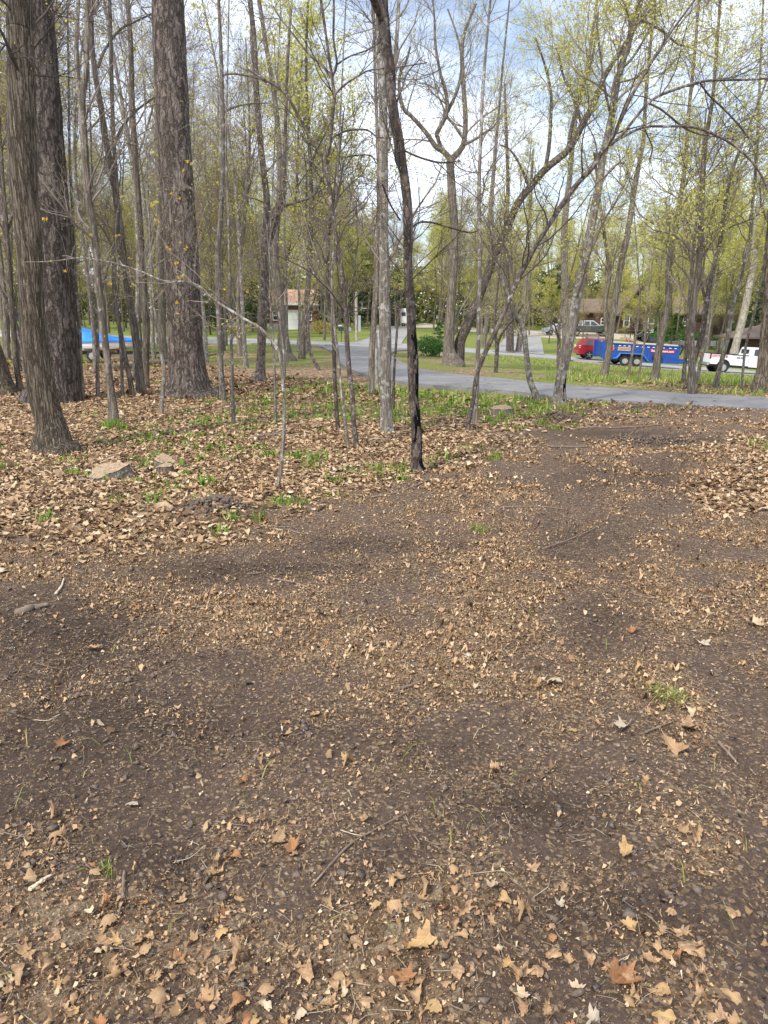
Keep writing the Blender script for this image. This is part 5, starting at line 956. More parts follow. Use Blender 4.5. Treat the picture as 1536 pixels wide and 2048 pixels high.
stick([(1000, 1015), (1080, 1008), (1130, 1016)], 3, 'hair thin stick across the track before the leaf bed')
stick([(1438, 1480), (1456, 1498), (1477, 1522)], 8, 'grey stick poking from the lower right of the leaf heap')
stick([(1288, 1478), (1315, 1466), (1348, 1452)], 5, 'thin stick at the lower edge of the leaf heap')
stick([(540, 1160), (590, 1172), (640, 1192)], 4, 'curved thin twig above the middle of the dark band')
stick([(520, 985), (600, 978), (690, 983)], 4, 'dark twig lying before the foot of the arching sapling')
stick([(1150, 857), (1240, 855), (1330, 850)], 4, 'longer dark stick among the torn earth near the driveway')
stick([(112, 1190), (122, 1176), (128, 1160)], 6, 'short upright splinter on the soil at the left', 'pale_stick')
stick([(88, 905), (130, 900), (172, 897)], 6, 'bark strip lying at the foot of the furrowed oak')
for k in range(40):
    fx = rng.uniform(0, 1536); fy = rng.uniform(1040, 2040); l = rng.uniform(18, 70); a = rng.normal() * .6; wd = rng.uniform(1.5, 3.2); band = 'far' if fy < 1300 else ('middle' if fy < 1650 else 'near'); sd = 'left' if fx < 512 else ('centre' if fx < 1024 else 'right')
    lb_ = f'{"long thin" if l > 60 else "short"} twig ' + beside(fx, fy)
    if lb_ in USED: continue
    USED[lb_] = 1
    stick([(fx, fy), (fx + l * .5, fy + l * .5 * a * .6 + 3), (fx + l, fy + l * a * .6)], wd, lb_, 'stick' if rng.random() < .85 else 'pale_stick', name='fallen_twig', group='small twigs scattered on the soil')
lg = stick([(223, 742), (300, 732), (340, 728), (411, 716), (432, 713)], 11, 'old fallen log lying in the leaves behind the lone pine', name='fallen_log', sides=12, lift=.1); lg['category'] = 'log'

# stumps
def stump(px, py, w, h, tilt, label, seed=1, m='grey_bark', name='tree_stump'):
    p = hit(px, py); dep = p[1] * cp - (p[2] - EYE) * sp_; r = w / 2 / F * dep; hh = h / F * dep; r_ = np.random.default_rng(seed); n = 30; a = np.arange(n) / n * 6.283
    rad = r * (1 + .14 * np.sin(3 * a + seed) + .07 * np.sin(7 * a) + .04 * r_.normal(size=n)); prof = [(1.35, -.06), (1.12, .3 * hh), (1.0, .75 * hh), (.97, hh)]
    V = []
    for f, z in prof: V += [(rad[i] * f * math.cos(a[i]), rad[i] * f * math.sin(a[i]), z + (z / hh if z > 0 else 0) * (rad[i] * math.sin(a[i]) * tilt[1] + rad[i] * math.cos(a[i]) * tilt[0])) for i in range(n)]
    V = np.array(V); Fq = np.array([(k * n + i, k * n + (i + 1) % n, (k + 1) * n + (i + 1) % n, (k + 1) * n + i) for k in range(3) for i in range(n)])
    root = empty(name, (p[0], p[1], float(Hg(p[0], p[1])))); link('stump_bark', mesh_np('stump_bark', V, [(Fq, 0)], [M[m]]), root)
    T = V[-n:].copy(); T[:, :2] *= .985; T[:, 2] += .006; c = T.mean(0)[None]; T2 = c + (T - c) * .5; T2[:, 2] += .004 * r_.normal(size=n); VV = np.vstack([T, T2, c]); i = np.arange(n)
    link('cut_face', mesh_np('cut_face', VV, [(np.stack([i, (i + 1) % n, n + (i + 1) % n, n + i], -1), 0), (np.stack([n + i, n + (i + 1) % n, np.full(n, 2 * n)], -1), 0)], [M['wood_cut']]), root); tag(root, label, 'tree stump'); return root
stump(215, 957, 74, 14, (.16, .22), 'wide rough stump with a slanting cut right of the furrowed oak', 1, 'grey_bark')
stump(331, 932, 40, 12, (-.3, .25), 'low stump with a long slanting pale cut, rear one of the cut pair', 2)
stump(332, 950, 30, 15, (.05, .1), 'small round stump with a fresh pale cut, front one of the cut pair', 3)
stump(1003, 829, 44, 12, (.05, .1), 'low pale topped stump beyond the straight spotted trunk near the driveway', 4)
x, y = sample(2600, 4.5, 8.5, lambda x, y: (lambda q: np.exp(-((q[0] - 230) / 150) ** 2 - ((q[1] - 945) / 32) ** 2))(proj(x, y, 0 * x)), p=.3); N_ = len(x)
V, Fc = leaf_cloud(np.stack([x, y, Hg(x, y) + .02 + .02 * rng.random(N_)], -1), .03 + .12 * rng.random(N_) ** 2.5, rng.random(N_) * 6.28, .2, .1, ['shard', 'shard', 'scrap'], 6)
M['chip'] = island_mat('wood_chip', [(0, (.2, .14, .09)), (.5, (.42, .3, .19)), (1, (.62, .5, .36))], .8, 0); tag(link('wood_chips', mesh_np('wood_chips', V, [(Fc, 0)], [M['chip']])), kind='stuff')
# pale splinter of wood
p = hit(330, 1030); w_ = MB(); w_.add([(-.09, -.02, 0), (.1, -.035, 0), (.12, .0, .02), (.02, .03, .05), (-.08, .03, .045), (-.1, 0, .02), (.0, -.03, .035), (.07, -.02, .04)], [(0, 1, 7, 6), (0, 6, 4, 5), (1, 2, 7), (2, 3, 7), (3, 4, 6, 7)])
o = w_.build('wood_splinter', M['wood_cut'], bevel=.004); o.location = (p[0], p[1], float(Hg(p[0], p[1])) + .02); o.rotation_euler = (.3, -.1, -.5); tag(o, 'pale torn splinter of wood lying in the leaves before the cut stumps', 'wood splinter')
M['clod2'] = M['clod']
def heap(px, py, w, h, label, n=60):
    p = hit(px, py); dep = p[1] * cp - (p[2] - EYE) * sp_; r = w / 2 / F * dep; V = []; Ff = []
    for k in range(n):
        a = rng.random() * 6.28; q = rng.random() ** .6; s = .006 + .022 * rng.random() ** 2; x_ = p[0] + r * q * math.cos(a); y_ = p[1] + r * q * math.sin(a) * .8; z_ = float(Hg(x_, y_)) + (1 - q) * h + s * .3
        V.append(np.array([x_, y_, z_]) + oc * s * rng.uniform(.6, 1.3, (6, 1)) + rng.normal(size=(6, 3)) * s * .3); Ff.append(of + k * 6)
    tag(link('soil_heap', mesh_np('soil_heap', np.concatenate(V), [(np.concatenate(Ff), 0)], [M['clod']], smooth=True)), kind='stuff')
heap(430, 1030, 130, .05, '', 240); heap(1112, 842, 90, .1, '', 360); heap(1215, 836, 50, .06, '', 240); heap(1300, 880, 180, .03, '', 480); heap(1150, 815, 60, .03, '', 200); heap(1330, 818, 240, .02, '', 640)
# ------------------------------------------------------------ vehicles
def ground_x(px, d):
    x = (px - 768) / F * d
    for k in range(4): z = float(H(x, d)); x = (px - 768) / F * (d * cp - (z - EYE) * sp_)
    return x, z
def paint(n, c, c2=None): 
    m = mat(n, c, .32, spec=.5); m.node_tree.nodes['Principled BSDF'].inputs['Coat Weight'].default_value = .5; return m
M['red'] = paint('red_paint', (.36, .016, .025)); M['white'] = paint('white_paint', (.78, .79, .8)); M['blue'] = mat('blue_trailer_paint', (.009, .055, .27), .45, noise=(2, (.016, .08, .35)))
M['black'] = mat('black_plastic', (.012, .012, .013), .5); M['rubber'] = mat('rubber', (.02, .02, .021), .85, noise=(20, (.035, .034, .033))); M['glass'] = mat('dark_glass', (.035, .045, .055), .08, spec=.8)
M['rim'] = mat('alloy', (.55, .55, .56), .35, .6); M['steel_rim'] = mat('grey_rim', (.42, .41, .4), .5, .2); M['lamp_red'] = mat('tail_lamp', (.4, .015, .015), .25); M['lamp_white'] = mat('clear_lamp', (.75, .75, .75), .2); M['chrome'] = mat('chrome', (.6, .6, .6), .25, .8)
M['dkgreen'] = paint('dark_grey_green_paint', (.05, .06, .058)); M['silver'] = paint('silver_paint', (.38, .4, .42)); M['tarp_blue'] = mat('blue_tarp', (.02, .2, .72), .55, noise=(4, (.05, .3, .85))); M['hull'] = mat('boat_hull', (.74, .72, .66), .4, noise=(1.5, (.66, .63, .56)))
M['orange'] = mat('orange_print', (.75, .24, .05), .6, noise=(6, (.55, .12, .03))); M['brown_print'] = mat('brown_print', (.3, .13, .05), .6); M['red_print'] = mat('red_print', (.42, .02, .035), .6); M['white_print'] = mat('white_print', (.82, .82, .82), .6); M['black_print'] = mat('black_print', (.03, .03, .03), .6); M['tan_print'] = mat('tan_print', (.6, .4, .22), .6)
M['ltblue'] = mat('light_blue_edge', (.1, .28, .62), .5)
def part(name, mb, m, root, bevel=0.0, smooth=False): return mb.build(name, M[m], root, bevel, smooth)
def text(s_, size, m, root, loc, name='lettering', ext=.004, bold=.0, sx=1.0):
    c = bpy.data.curves.new('t', 'FONT'); c.body = s_; c.size = size; c.extrude = ext; c.offset = bold; c.align_x = 'LEFT'
    o = bpy.data.objects.new('t', c); C.objects.link(o); bpy.context.view_layer.update(); me = bpy.data.meshes.new_from_object(o.evaluated_get(bpy.context.evaluated_depsgraph_get())); bpy.data.objects.remove(o); bpy.data.curves.remove(c)
    me.materials.clear(); me.materials.append(M[m]); q = link(name, me, root); q.location = loc; q.rotation_euler = (R(90), 0, 0); q.scale = (sx, 1, 1); return q
def wheel(root, x, y, r, w=.24, rim='rim', spokes=5, side=-1):
    t_ = part('wheel', MB().ring((x, y, r), r, r * .62, w), 'rubber', root, smooth=True); rm = MB().cyl((x, y + side * w * .28, r), r * .63, w * .3, n=18); part('rim', MB().cyl((x, y + side * w * .2, r), r * .6, w * .3, n=18), 'black' if rim == 'rim' else rim, t_)
    sp = MB().cyl((x, y + side * w * .42, r), r * .17, w * .1, n=10)
    for k in range(spokes):
        a = k * 6.283 / spokes + .3; sp.box((x + math.cos(a) * r * .33, y + side * w * .4, r + math.sin(a) * r * .33), (r * .62, w * .08, r * .15), rot=(Vector((0, 1, 0)), -a))
    part('spokes', sp, rim, t_)
def arch(root, x, y, r, m='black', w=.05): part('wheel_arch', MB().add(*(lambda n: ([(x + rr * math.cos(a), y + yy, r * .95 + rr * math.sin(a)) for yy in (-w / 2, w / 2) for rr in (r * 1.22, r * 1.02) for a in np.linspace(-.1, 3.24, n)], [(i, i + 1, n + i + 1, n + i) for i in range(n - 1)] + [(2 * n + i, 3 * n + i, 3 * n + i + 1, 2 * n + i + 1) for i in range(n - 1)] + [(i, 2 * n + i, 2 * n + i + 1, i + 1) for i in range(n - 1)]))(14)), m, root)
def arched(x0, x1, zb, wheels, r):
    """lower edge of a body side from x1 back to x0 with wheel cut-outs"""
    pts = [(x1, zb)]
    for wx in sorted(wheels, reverse=True):
        for a in np.linspace(0, math.pi, 9): pts.append((wx + r * math.cos(a), max(zb, zb - .12 + r * math.sin(a) * 1.0)))
    pts.append((x0, zb)); return pts
def side_prism(root, name, pts, W, off, m, top, inset, y=-1, th=.02):
    """panel lying on the leaning side face"""
    mb = MB(); s1 = []; s2 = []
    for x, z in pts:
        k = inset * max(0, z - top); yy = y * (W / 2 - k); s1.append((x, yy + y * off, z)); s2.append((x, yy - y * th, z))
    n = len(pts); mb.add(s1 + s2, [tuple(range(n)), tuple(range(2 * n - 1, n - 1, -1))] + [(i, (i + 1) % n, n + (i + 1) % n, n + i) for i in range(n)]); return part(name, mb, m, root)
SLOPE = math.atan(.066)

# red sport utility car
x0, z0 = ground_x(1150, 63.5); root = empty('parked_car', (x0, 63.5, z0 + .08), (0, SLOPE * .8, 0)); W = 1.8; wl = [.92, 3.55]
low = arched(.12, 4.35, .36, wl, .42)
body = [(.12, .36), (.03, .55), (.05, .8), (.1, 1.0), (.22, 1.1)] + [(2.9, 1.08), (3.75, 1.0), (4.25, .86), (4.4, .6)]
part('body', MB().prism(body + low[:-1], -W / 2, W / 2), 'red', root, .02)
cab = [(.16, 1.08), (.3, 1.35), (.52, 1.63), (.9, 1.69), (2.1, 1.68), (2.5, 1.56), (3.05, 1.09)]
part('cabin', MB().prism(cab, -W / 2 + .02, W / 2 - .02, inset=.33, top=1.08), 'red', root, .03)
for y in (-1, 1):
    side_prism(root, 'side_window', [(.5, 1.14), (.6, 1.4), (.78, 1.56), (1.12, 1.58), (1.12, 1.14)], W - .04, .012, 'glass', 1.08, .33, y)
    side_prism(root, 'side_window', [(1.22, 1.14), (1.22, 1.58), (1.95, 1.58), (1.95, 1.14)], W - .04, .012, 'glass', 1.08, .33, y)
    side_prism(root, 'side_window', [(2.05, 1.14), (2.05, 1.57), (2.35, 1.53), (2.75, 1.14)], W - .04, .012, 'glass', 1.08, .33, y)
    part('roof_rail', MB().box((1.35, y * .66, 1.74), (1.7, .04, .035)), 'black', root)
    part('tail_light', MB().box((.09, y * (W / 2 - .1), .98), (.14, .22, .22)), 'lamp_white', root, .02); part('tail_light_band', MB().box((.075, y * (W / 2 - .09), .98), (.13, .23, .08)), 'lamp_red', root)
    for wx in wl: wheel(root, wx, y * (W / 2 - .12), .36, side=y); arch(root, wx, y * (W / 2 + .005), .39, 'red', .06)
    part('door_handle', MB().box((1.95, y * (W / 2 + .01), .95), (.16, .03, .03)), 'red', root)
part('rear_window', MB().add([(.235, -.7, 1.16), (.235, .7, 1.16), (.42, .62, 1.52), (.42, -.62, 1.52)], [(0, 1, 2, 3)]), 'glass', root); part('bumper', MB().box((.04, 0, .5), (.14, W - .06, .2)), 'red', root, .04); part('underbody', MB().box((2.2, 0, .33), (3.9, 1.5, .16)), 'black', root)
tag(root, 'red sport utility car parked behind the front of the blue trailer', 'car')

# blue dump trailer
x0, z0 = ground_x(1195, 57.9); z0 -= .06; root = empty('dump_trailer', (x0, 57.9, z0 + .08), (0, SLOPE * .8, 0)); root.scale = (1, 1, .87); W = 2.1; Lb = 5.75
part('box_side', MB().box((Lb / 2, -W / 2, 1.22), (Lb, .06, 1.2)), 'blue', root, .01); part('box_side', MB().box((Lb / 2, W / 2, 1.22), (Lb, .06, 1.2)), 'blue', root, .01); part('tailgate', MB().box((.03, 0, 1.25), (.06, W, 1.3)), 'blue', root); part('front_wall', MB().box((Lb, 0, 1.2), (.06, W, 1.35)), 'blue', root)
part('box_floor', MB().box((Lb / 2, 0, .66), (Lb, W, .08)), 'blue', root); part('top_rail', MB().box((Lb / 2, -W / 2 - .03, 1.8), (Lb + .1, .12, .1)), 'blue', root, .01); part('top_rail', MB().box((Lb / 2, W / 2 + .03, 1.8), (Lb + .1, .12, .1)), 'blue', root, .01); part('tail_post', MB().box((.02, -W / 2 - .05, 1.28), (.3, .12, 1.5)), 'blue', root); part('tail_post', MB().box((.02, W / 2 + .05, 1.28), (.3, .12, 1.5)), 'blue', root)
part('side_boards', MB().box((Lb / 2 + .1, -W / 2 + .05, 1.9), (Lb - .5, .05, .12)).box((Lb / 2 + .1, W / 2 - .05, 1.9), (Lb - .5, .05, .12)), 'pale_stick', root)
for k in range(12):
    if k not in (1,): part('side_stake', MB().box((.5 + k * .46, -W / 2 - .035, 1.2), (.05, .03, 1.1)), 'blue', root)
part('frame_rail', MB().box((Lb / 2 + .2, -W / 2 + .1, .52), (Lb + .2, .12, .2)), 'blue', root); part('lower_panel', MB().box((4.35, -W / 2 - .01, .48), (2.9, .05, .3)), 'blue', root)
fd = [(.75, .55), (1.05, .62), (1.28, 1.02), (2.95, 1.02), (3.25, .62), (3.4, .5)]
fm = MB()
for (a, b_) in zip(fd[:-1], fd[1:]):
    L_ = math.hypot(b_[0] - a[0], b_[1] - a[1]); fm.box(((a[0] + b_[0]) / 2, -W / 2 - .14, (a[1] + b_[1]) / 2), (L_ + .04, .28, .045), rot=(Vector((0, 1, 0)), -math.atan2(b_[1] - a[1], b_[0] - a[0])))
part('fender', fm, 'ltblue', root); part('wheel_well', MB().box((2.12, -W / 2 - .035, .72), (1.75, .03, .56)), 'black', root)
for wx in (1.68, 2.58):
    for y in (-1, 1): wheel(root, wx, y * (W / 2 + .12), .38, .22, 'steel_rim', 8, y)
sp_t = part('spare_wheel', MB().ring((4.1, -W / 2 - .14, .82), .37, .22, .22), 'rubber', root, smooth=True); part('rim', MB().cyl((4.1, -W / 2 - .2, .82), .23, .06, n=16), 'white', sp_t)
for k, xx in enumerate([.65, 1.2, 1.55, 1.9, 2.5, 2.95, 3.35, 3.75, 4.5, 5.0, 5.4]): part('reflector', MB().box((xx, -W / 2 - .065, 1.64), (.17, .01, .06)), 'white_print', root)
part('sign_panel', MB().box((4.45, -W / 2 - .066, 1.36), (1.85, .012, .27)), 'red_print', root); text('StumpBusters.com', .25, 'white_print', root, (3.6, -W / 2 - .075, 1.28), sx=.9, bold=.004)
part('sign_panel', MB().box((1.55, -W / 2 - .066, 1.38), (.95, .012, .3)), 'tan_print', root); text('GRINDING', .24, 'brown_print', root, (1.12, -W / 2 - .075, 1.3), sx=.75, bold=.006)
em = MB(); em.cyl((.55, -W / 2 - .07, 1.38), .26, .012, n=20); part('emblem', em, 'orange', root); e2 = MB(); e2.add([(.33 + .24 * math.cos(a) * f + .2, -W / 2 - .079, 1.38 + .27 * math.sin(a) * f) for f in (1, .8) for a in np.linspace(1.6, 4.4, 8)], [(i, i + 1, 9 + i, 8 + i) for i in range(7)]); part('emblem_crescent', e2, 'white_print', root)
part('tongue', MB().box((6.5, 0, .5), (1.5, .5, .14)).box((6.4, -.3, .5), (1.4, .1, .2)), 'blue', root); part('tool_box', MB().box((6.6, 0, .62), (.55, 1.1, .3)), 'white', root, .02); part('jack_post', MB().box((6.95, -.25, .85), (.12, .12, .8)), 'blue', root); part('tarp_roll', MB().cyl((Lb + .12, 0, 1.86), .12, W + .1, n=12), 'black', root); part('tarp_arm', MB().box((Lb + .16, -W / 2, 1.45), (.1, .06, .7), rot=(Vector((0, 1, 0)), .3)), 'black', root)
part('fender_front', MB().box((6.4, -W / 2 + .2, .55), (1.1, .1, .34)), 'blue', root)
tag(root, 'long blue dump trailer with twin axles and a spare wheel, parked on the street', 'trailer')
# wood load
lo = MB(); r_ = np.random.default_rng(3)
for k in range(46): lo.box((r_.uniform(.4, 5.4), r_.uniform(-.8, .8), r_.uniform(1.7, 1.88)), (r_.uniform(.3, 1.2), .07, .05), rot=(Vector((r_.normal() * .2, r_.normal() * .2, 1)).normalized(), r_.uniform(-1, 1)))
lo2 = lo.build('wood_debris', M['pale_stick']); lo2.location = (x0, 57.9, z0 + .02); lo2.rotation_euler = (0, SLOPE * .8, 0); lo2.scale = (1, 1, .84); tag(lo2, kind='stuff')

# white pickup
x0, z0 = ground_x(1402, 57.6); root = empty('pickup_truck', (x0, 57.6, z0 + .04), (0, SLOPE, 0)); W = 2.02; wl = [1.18, 5.25]
low = arched(.15, 3.0, .62, [1.18], .52)
part('bed', MB().prism([(.15, .62), (.1, .8), (.12, 1.36), (3.0, 1.36)] + low[:-1], -W / 2, W / 2), 'white', root, .015); part('bed_inside', MB().box((1.55, 0, 1.34), (2.7, W - .2, .06)), 'black', root)
part('bed_rail', MB().box((.75, -W / 2 + .03, 1.4), (1.25, .1, .06)), 'black', root); part('bed_rail', MB().box((2.35, -W / 2 + .03, 1.39), (1.25, .1, .05)), 'black', root); part('bed_rail', MB().box((1.55, W / 2 - .03, 1.39), (2.9, .1, .05)), 'black', root)
low = arched(3.04, 6.35, .55, [5.25], .52)
part('cab_body', MB().prism([(3.04, .55), (3.04, 1.36), (5.0, 1.36), (6.1, 1.3), (6.4, 1.15), (6.42, .7)] + low[:-1], -W / 2, W / 2), 'white', root, .02)
part('cab_roof', MB().prism([(3.06, 1.34), (3.16, 1.95), (3.3, 2.02), (4.6, 2.02), (4.75, 1.98), (5.3, 1.34)], -W / 2 + .02, W / 2 - .02, inset=.25, top=1.34), 'white', root, .03)
for y in (-1, 1):
    side_prism(root, 'side_window', [(3.35, 1.44), (3.4, 1.85), (3.5, 1.9), (4.05, 1.9), (4.05, 1.4), (3.5, 1.4)], W - .04, .012, 'glass', 1.34, .25, y); side_prism(root, 'side_window', [(4.13, 1.4), (4.13, 1.9), (4.62, 1.9), (5.05, 1.42)], W - .04, .012, 'glass', 1.34, .25, y)
    part('running_board', MB().box((4.0, y * (W / 2 - .02), .48), (1.9, .16, .08)), 'black', root)
    for wx in wl: wheel(root, wx, y * (W / 2 - .14), .42, .28, 'steel_rim', 8, y)
    for wx in wl: part('wheel_well', MB().cyl((wx, y * (W / 2 - .3), .5), .5, .34, n=20), 'black', root)
    part('tail_light', MB().box((.13, y * (W / 2 - .05), 1.18), (.1, .12, .36)), 'lamp_red', root, .01); part('door_seam', MB().box((3.62, y * (W / 2 + .002), 1.0), (.015, .006, .7)), 'black', root); part('door_seam', MB().box((4.1, y * (W / 2 + .002), .98), (.015, .006, .72)), 'black', root); part('door_handle', MB().box((3.8, y * (W / 2 + .012), 1.25), (.16, .03, .035)), 'chrome', root)
part('rear_cab_window', MB().box((3.1, 0, 1.65), (.02, 1.2, .38)), 'glass', root); part('rear_bumper', MB().box((.02, 0, .62), (.2, W - .1, .2)), 'chrome', root, .03); part('chassis', MB().box((3.2, 0, .55), (6.0, 1.6, .2)), 'black', root); part('rocker', MB().box((2.3, -W / 2 + .06, .57), (1.7, .05, .1)), 'black', root)
part('sign_panel', MB().box((.8, -W / 2 - .008, 1.23), (1.15, .008, .16)), 'red_print', root); text('StumpBusters.com', .15, 'white_print', root, (.27, -W / 2 - .015, 1.18), sx=.88, bold=.002); text('- 645-9280', .2, 'black_print', root, (1.97, -W / 2 - .01, 1.13), sx=.85, bold=.004)
mo = MB(); mo.add([(3.7, -W / 2 - .01, .86), (3.78, -W / 2 - .01, 1.0), (3.95, -W / 2 - .01, 1.12), (4.05, -W / 2 - .01, 1.18), (4.2, -W / 2 - .01, 1.06), (4.32, -W / 2 - .01, .95), (4.4, -W / 2 - .01, .86)], [tuple(range(7))[::-1]]); part('emblem', mo, 'orange', root)
m2 = MB(); m2.add([(3.92, -W / 2 - .016, .87), (3.98, -W / 2 - .016, .97), (4.08, -W / 2 - .016, 1.03), (4.2, -W / 2 - .016, .95), (4.24, -W / 2 - .016, .87)], [tuple(range(5))[::-1]]); part('emblem_mound', m2, 'red_print', root)
text('HG', .14, 'brown_print', root, (3.93, -W / 2 - .01, 1.2)); part('sign_panel', MB().box((4.72, -W / 2 - .008, .97), (.6, .008, .24)), 'brown_print', root)
tag(root, 'white pickup truck with red stripe lettering hitched to the blue trailer', 'truck')

# dark pickup far behind and a pale covered car
x0, z0 = ground_x(1133, 96); root = empty('pickup_truck', (x0, 96, z0 + .1)); W = 1.95
part('body', MB().prism([(.1, .5), (.05, 1.2), (1.9, 1.22), (3.9, 1.2), (5.2, 1.1), (5.35, .6)] + arched(.1, 5.3, .5, [1.05, 4.5], .42)[:-1], -W / 2, W / 2), 'dkgreen', root, .03); part('cab', MB().prism([(1.6, 1.2), (1.68, 1.8), (1.85, 1.9), (3.1, 1.9), (4.0, 1.2)], -W / 2 + .03, W / 2 - .03, inset=.3, top=1.2), 'silver', root, .03)
for y in (-1, 1):
    side_prism(root, 'side_window', [(1.95, 1.28), (2.0, 1.76), (2.6, 1.78), (2.6, 1.28)], W - .06, .012, 'glass', 1.2, .3, y); side_prism(root, 'side_window', [(2.75, 1.28), (2.75, 1.78), (3.05, 1.76), (3.7, 1.28)], W - .06, .012, 'glass', 1.2, .3, y)
    for wx in (1.05, 4.5): wheel(root, wx, y * (W / 2 - .1), .38, side=y)
tag(root, 'dark pickup truck with a silver cab parked before the log garage', 'truck')
x0, z0 = ground_x(1085, 99); root = empty('parked_car', (x0, 99, z0 + .1)); part('body', MB().prism([(0, .35), (0, .8), (.9, 1.0), (1.7, 1.4), (2.9, 1.42), (3.6, 1.0), (4.2, .9), (4.3, .4)] + arched(0, 4.2, .35, [.85, 3.4], .38)[:-1], -.85, .85, inset=.25, top=.9), 'silver', root, .04)
for y in (-1, 1):
    side_prism(root, 'side_window', [(1.3, 1.0), (1.85, 1.32), (2.8, 1.34), (3.3, 1.0)], 1.7, .012, 'glass', .9, .25, y)
    for wx in (.85, 3.4): wheel(root, wx, y * .75, .33, side=y)
tag(root, 'pale grey car left of the dark pickup before the garage', 'car')
x0, z0 = ground_x(8, 92); root = empty('parked_car', (x0, 92, z0 + .1), (0, 0, .5)); part('body', MB().prism([(0, .35), (0, .85), (.6, 1.0), (1.2, 1.42), (2.6, 1.45), (3.2, 1.0), (4.1, .9), (4.3, .4)] + arched(0, 4.2, .35, [.85, 3.4], .38)[:-1], -.85, .85, inset=.25, top=.9), 'dkgreen', root, .04)
for y in (-1, 1):
    side_prism(root, 'side_window', [(1.0, 1.0), (1.4, 1.34), (2.5, 1.36), (3.0, 1.0)], 1.7, .012, 'glass', .9, .25, y); part('headlight', MB().box((4.22, y * .6, .75), (.1, .3, .14)), 'lamp_white', root)
    for wx in (.85, 3.4): wheel(root, wx, y * .75, .33, side=y)
tag(root, 'dark car far off at the left edge beyond the pale street', 'car')

# boat on its trailer
x0, z0 = ground_x(92, 40); root = empty('boat', (x0, 40, z0)); Lb = 4.9; st = []; n = 13
ring_ = []
for k in range(n):
    t = k / (n - 1); x = Lb * t; w = 1.0 * min(1, (1 - t) * 2.6) ** .6 if t < 1 else .02; w = max(w, .03); kz = .5 + .0 * t + .28 * max(0, t - .6) ** 1.5 * 3; g = .93 + .08 * t
    ring_.append([(x, -w, g), (x, -w * 1.0, g - .25), (x, -w * .93, kz + .06), (x, 0, kz - .03), (x, w * .93, kz + .06), (x, w * 1.0, g - .25), (x, w, g)])
mb = MB(); V = [p for r0 in ring_ for p in r0]; mb.add(V, [(k * 7 + i, k * 7 + i + 1, (k + 1) * 7 + i + 1, (k + 1) * 7 + i) for k in range(n - 1) for i in range(6)] + [(0, 1, 2, 3, 4, 5, 6)]); part('hull', mb, 'hull', root, smooth=True)
cv = []; ch = [1.3, 1.42, 1.45, 1.5, 1.58, 1.62, 1.6, 1.5, 1.36, 1.28, 1.22, 1.16, 1.08]
for k in range(n):
    x = Lb * k / (n - 1); w = -ring_[k][0][1] + .04; g = ring_[k][0][2]; j = .03 * rng.normal(size=5)
    cv += [(x, -w, g - .03), (x, -w * 1.0, g + .06), (x, -w * .62, g + (ch[k] - g) * .8 + j[0]), (x, 0, ch[k] + j[1]), (x, w * .62, g + (ch[k] - g) * .8 + j[2]), (x, w, g + .06), (x, w, g - .03)]
mb = MB().add(cv, [(k * 7 + i, k * 7 + i + 1, (k + 1) * 7 + i + 1, (k + 1) * 7 + i) for k in range(n - 1) for i in range(6)] + [tuple(range(7)), tuple(range(7 * (n - 1), 7 * n))[::-1]]); part('blue_cover', mb, 'tarp_blue', root, smooth=True); part('rub_rail', MB().box((1.9, -.99, .8), (3.7, .04, .03)), 'white', root)
tag(root, 'white boat under a blue cover resting on a trailer in the left woods', 'boat')
root = empty('boat_trailer', (x0, 40, z0)); part('frame', MB().box((2.6, -.7, .4), (5.2, .08, .1)).box((2.6, .7, .4), (5.2, .08, .1)).box((.6, 0, .4), (.08, 1.5, .1)).box((3.6, 0, .4), (.08, 1.5, .1)), 'black', root); part('bunk', MB().box((2.3, -.5, .5), (3.4, .1, .1)), 'brown_print', root); part('bunk', MB().box((2.3, .5, .5), (3.4, .1, .1)), 'brown_print', root); part('tongue', MB().box((5.7, 0, .4), (1.2, .1, .1)), 'black', root)
for wx in (2.85,): 
    for y in (-1, 1): wheel(root, wx, y * .95, .29, .18, 'steel_rim', 6, y); part('fender', MB().box((wx, y * .95, .64), (.8, .22, .04)), 'black', root)
part('jack_wheel', MB().ring((5.6, -.15, .12), .12, .05, .06), 'rubber', root); tag(root, 'low black trailer carrying the blue covered boat', 'trailer')

# skid steer loader behind the trailer
x0, z0 = ground_x(1238, 74); root = empty('skid_steer_loader', (x0, 74, z0 + .05)); part('chassis', MB().prism([(.6, .3), (.5, .9), (.9, 1.1), (3.0, 1.15), (3.3, .9), (3.3, .35)], -.7, .7), 'black', root, .05)
part('cab', MB().box((1.15, -.6, 1.6), (.08, .08, 1.1)).box((1.15, .6, 1.6), (.08, .08, 1.1)).box((2.5, -.6, 1.6), (.08, .08, 1.1)).box((2.5, .6, 1.6), (.08, .08, 1.1)).box((1.5, -.6, 1.35), (.7, .04, .6)), 'black', root); part('cab_roof', MB().box((1.8, 0, 2.18), (1.9, 1.5, .1)), 'black', root, .03); part('side_window', MB().box((1.85, -.61, 1.7), (1.1, .02, .6)), 'glass', root); part('seat', MB().box((1.9, 0, 1.3), (.5, .5, .7)), 'rubber', root, .05)
part('engine_cover', MB().box((3.0, 0, 1.4), (.8, 1.2, .5)), 'dkgreen', root, .08)
for y in (-1, 1):
    part('lift_arm', MB().box((1.7, y * .85, 1.15), (3.0, .1, .18), rot=(Vector((0, 1, 0)), .25)), 'tan_print', root)
    for wx in (.95, 2.7): wheel(root, wx, y * .9, .42, .3, 'steel_rim', 6, y)
part('bucket', MB().prism([(-.6, .1), (-.65, .6), (-.1, .9), (.35, .8), (.4, .15)], -.9, .9), 'rubber', root); tag(root, 'black skid steer loader with a roofed cage standing behind the blue trailer', 'loader')
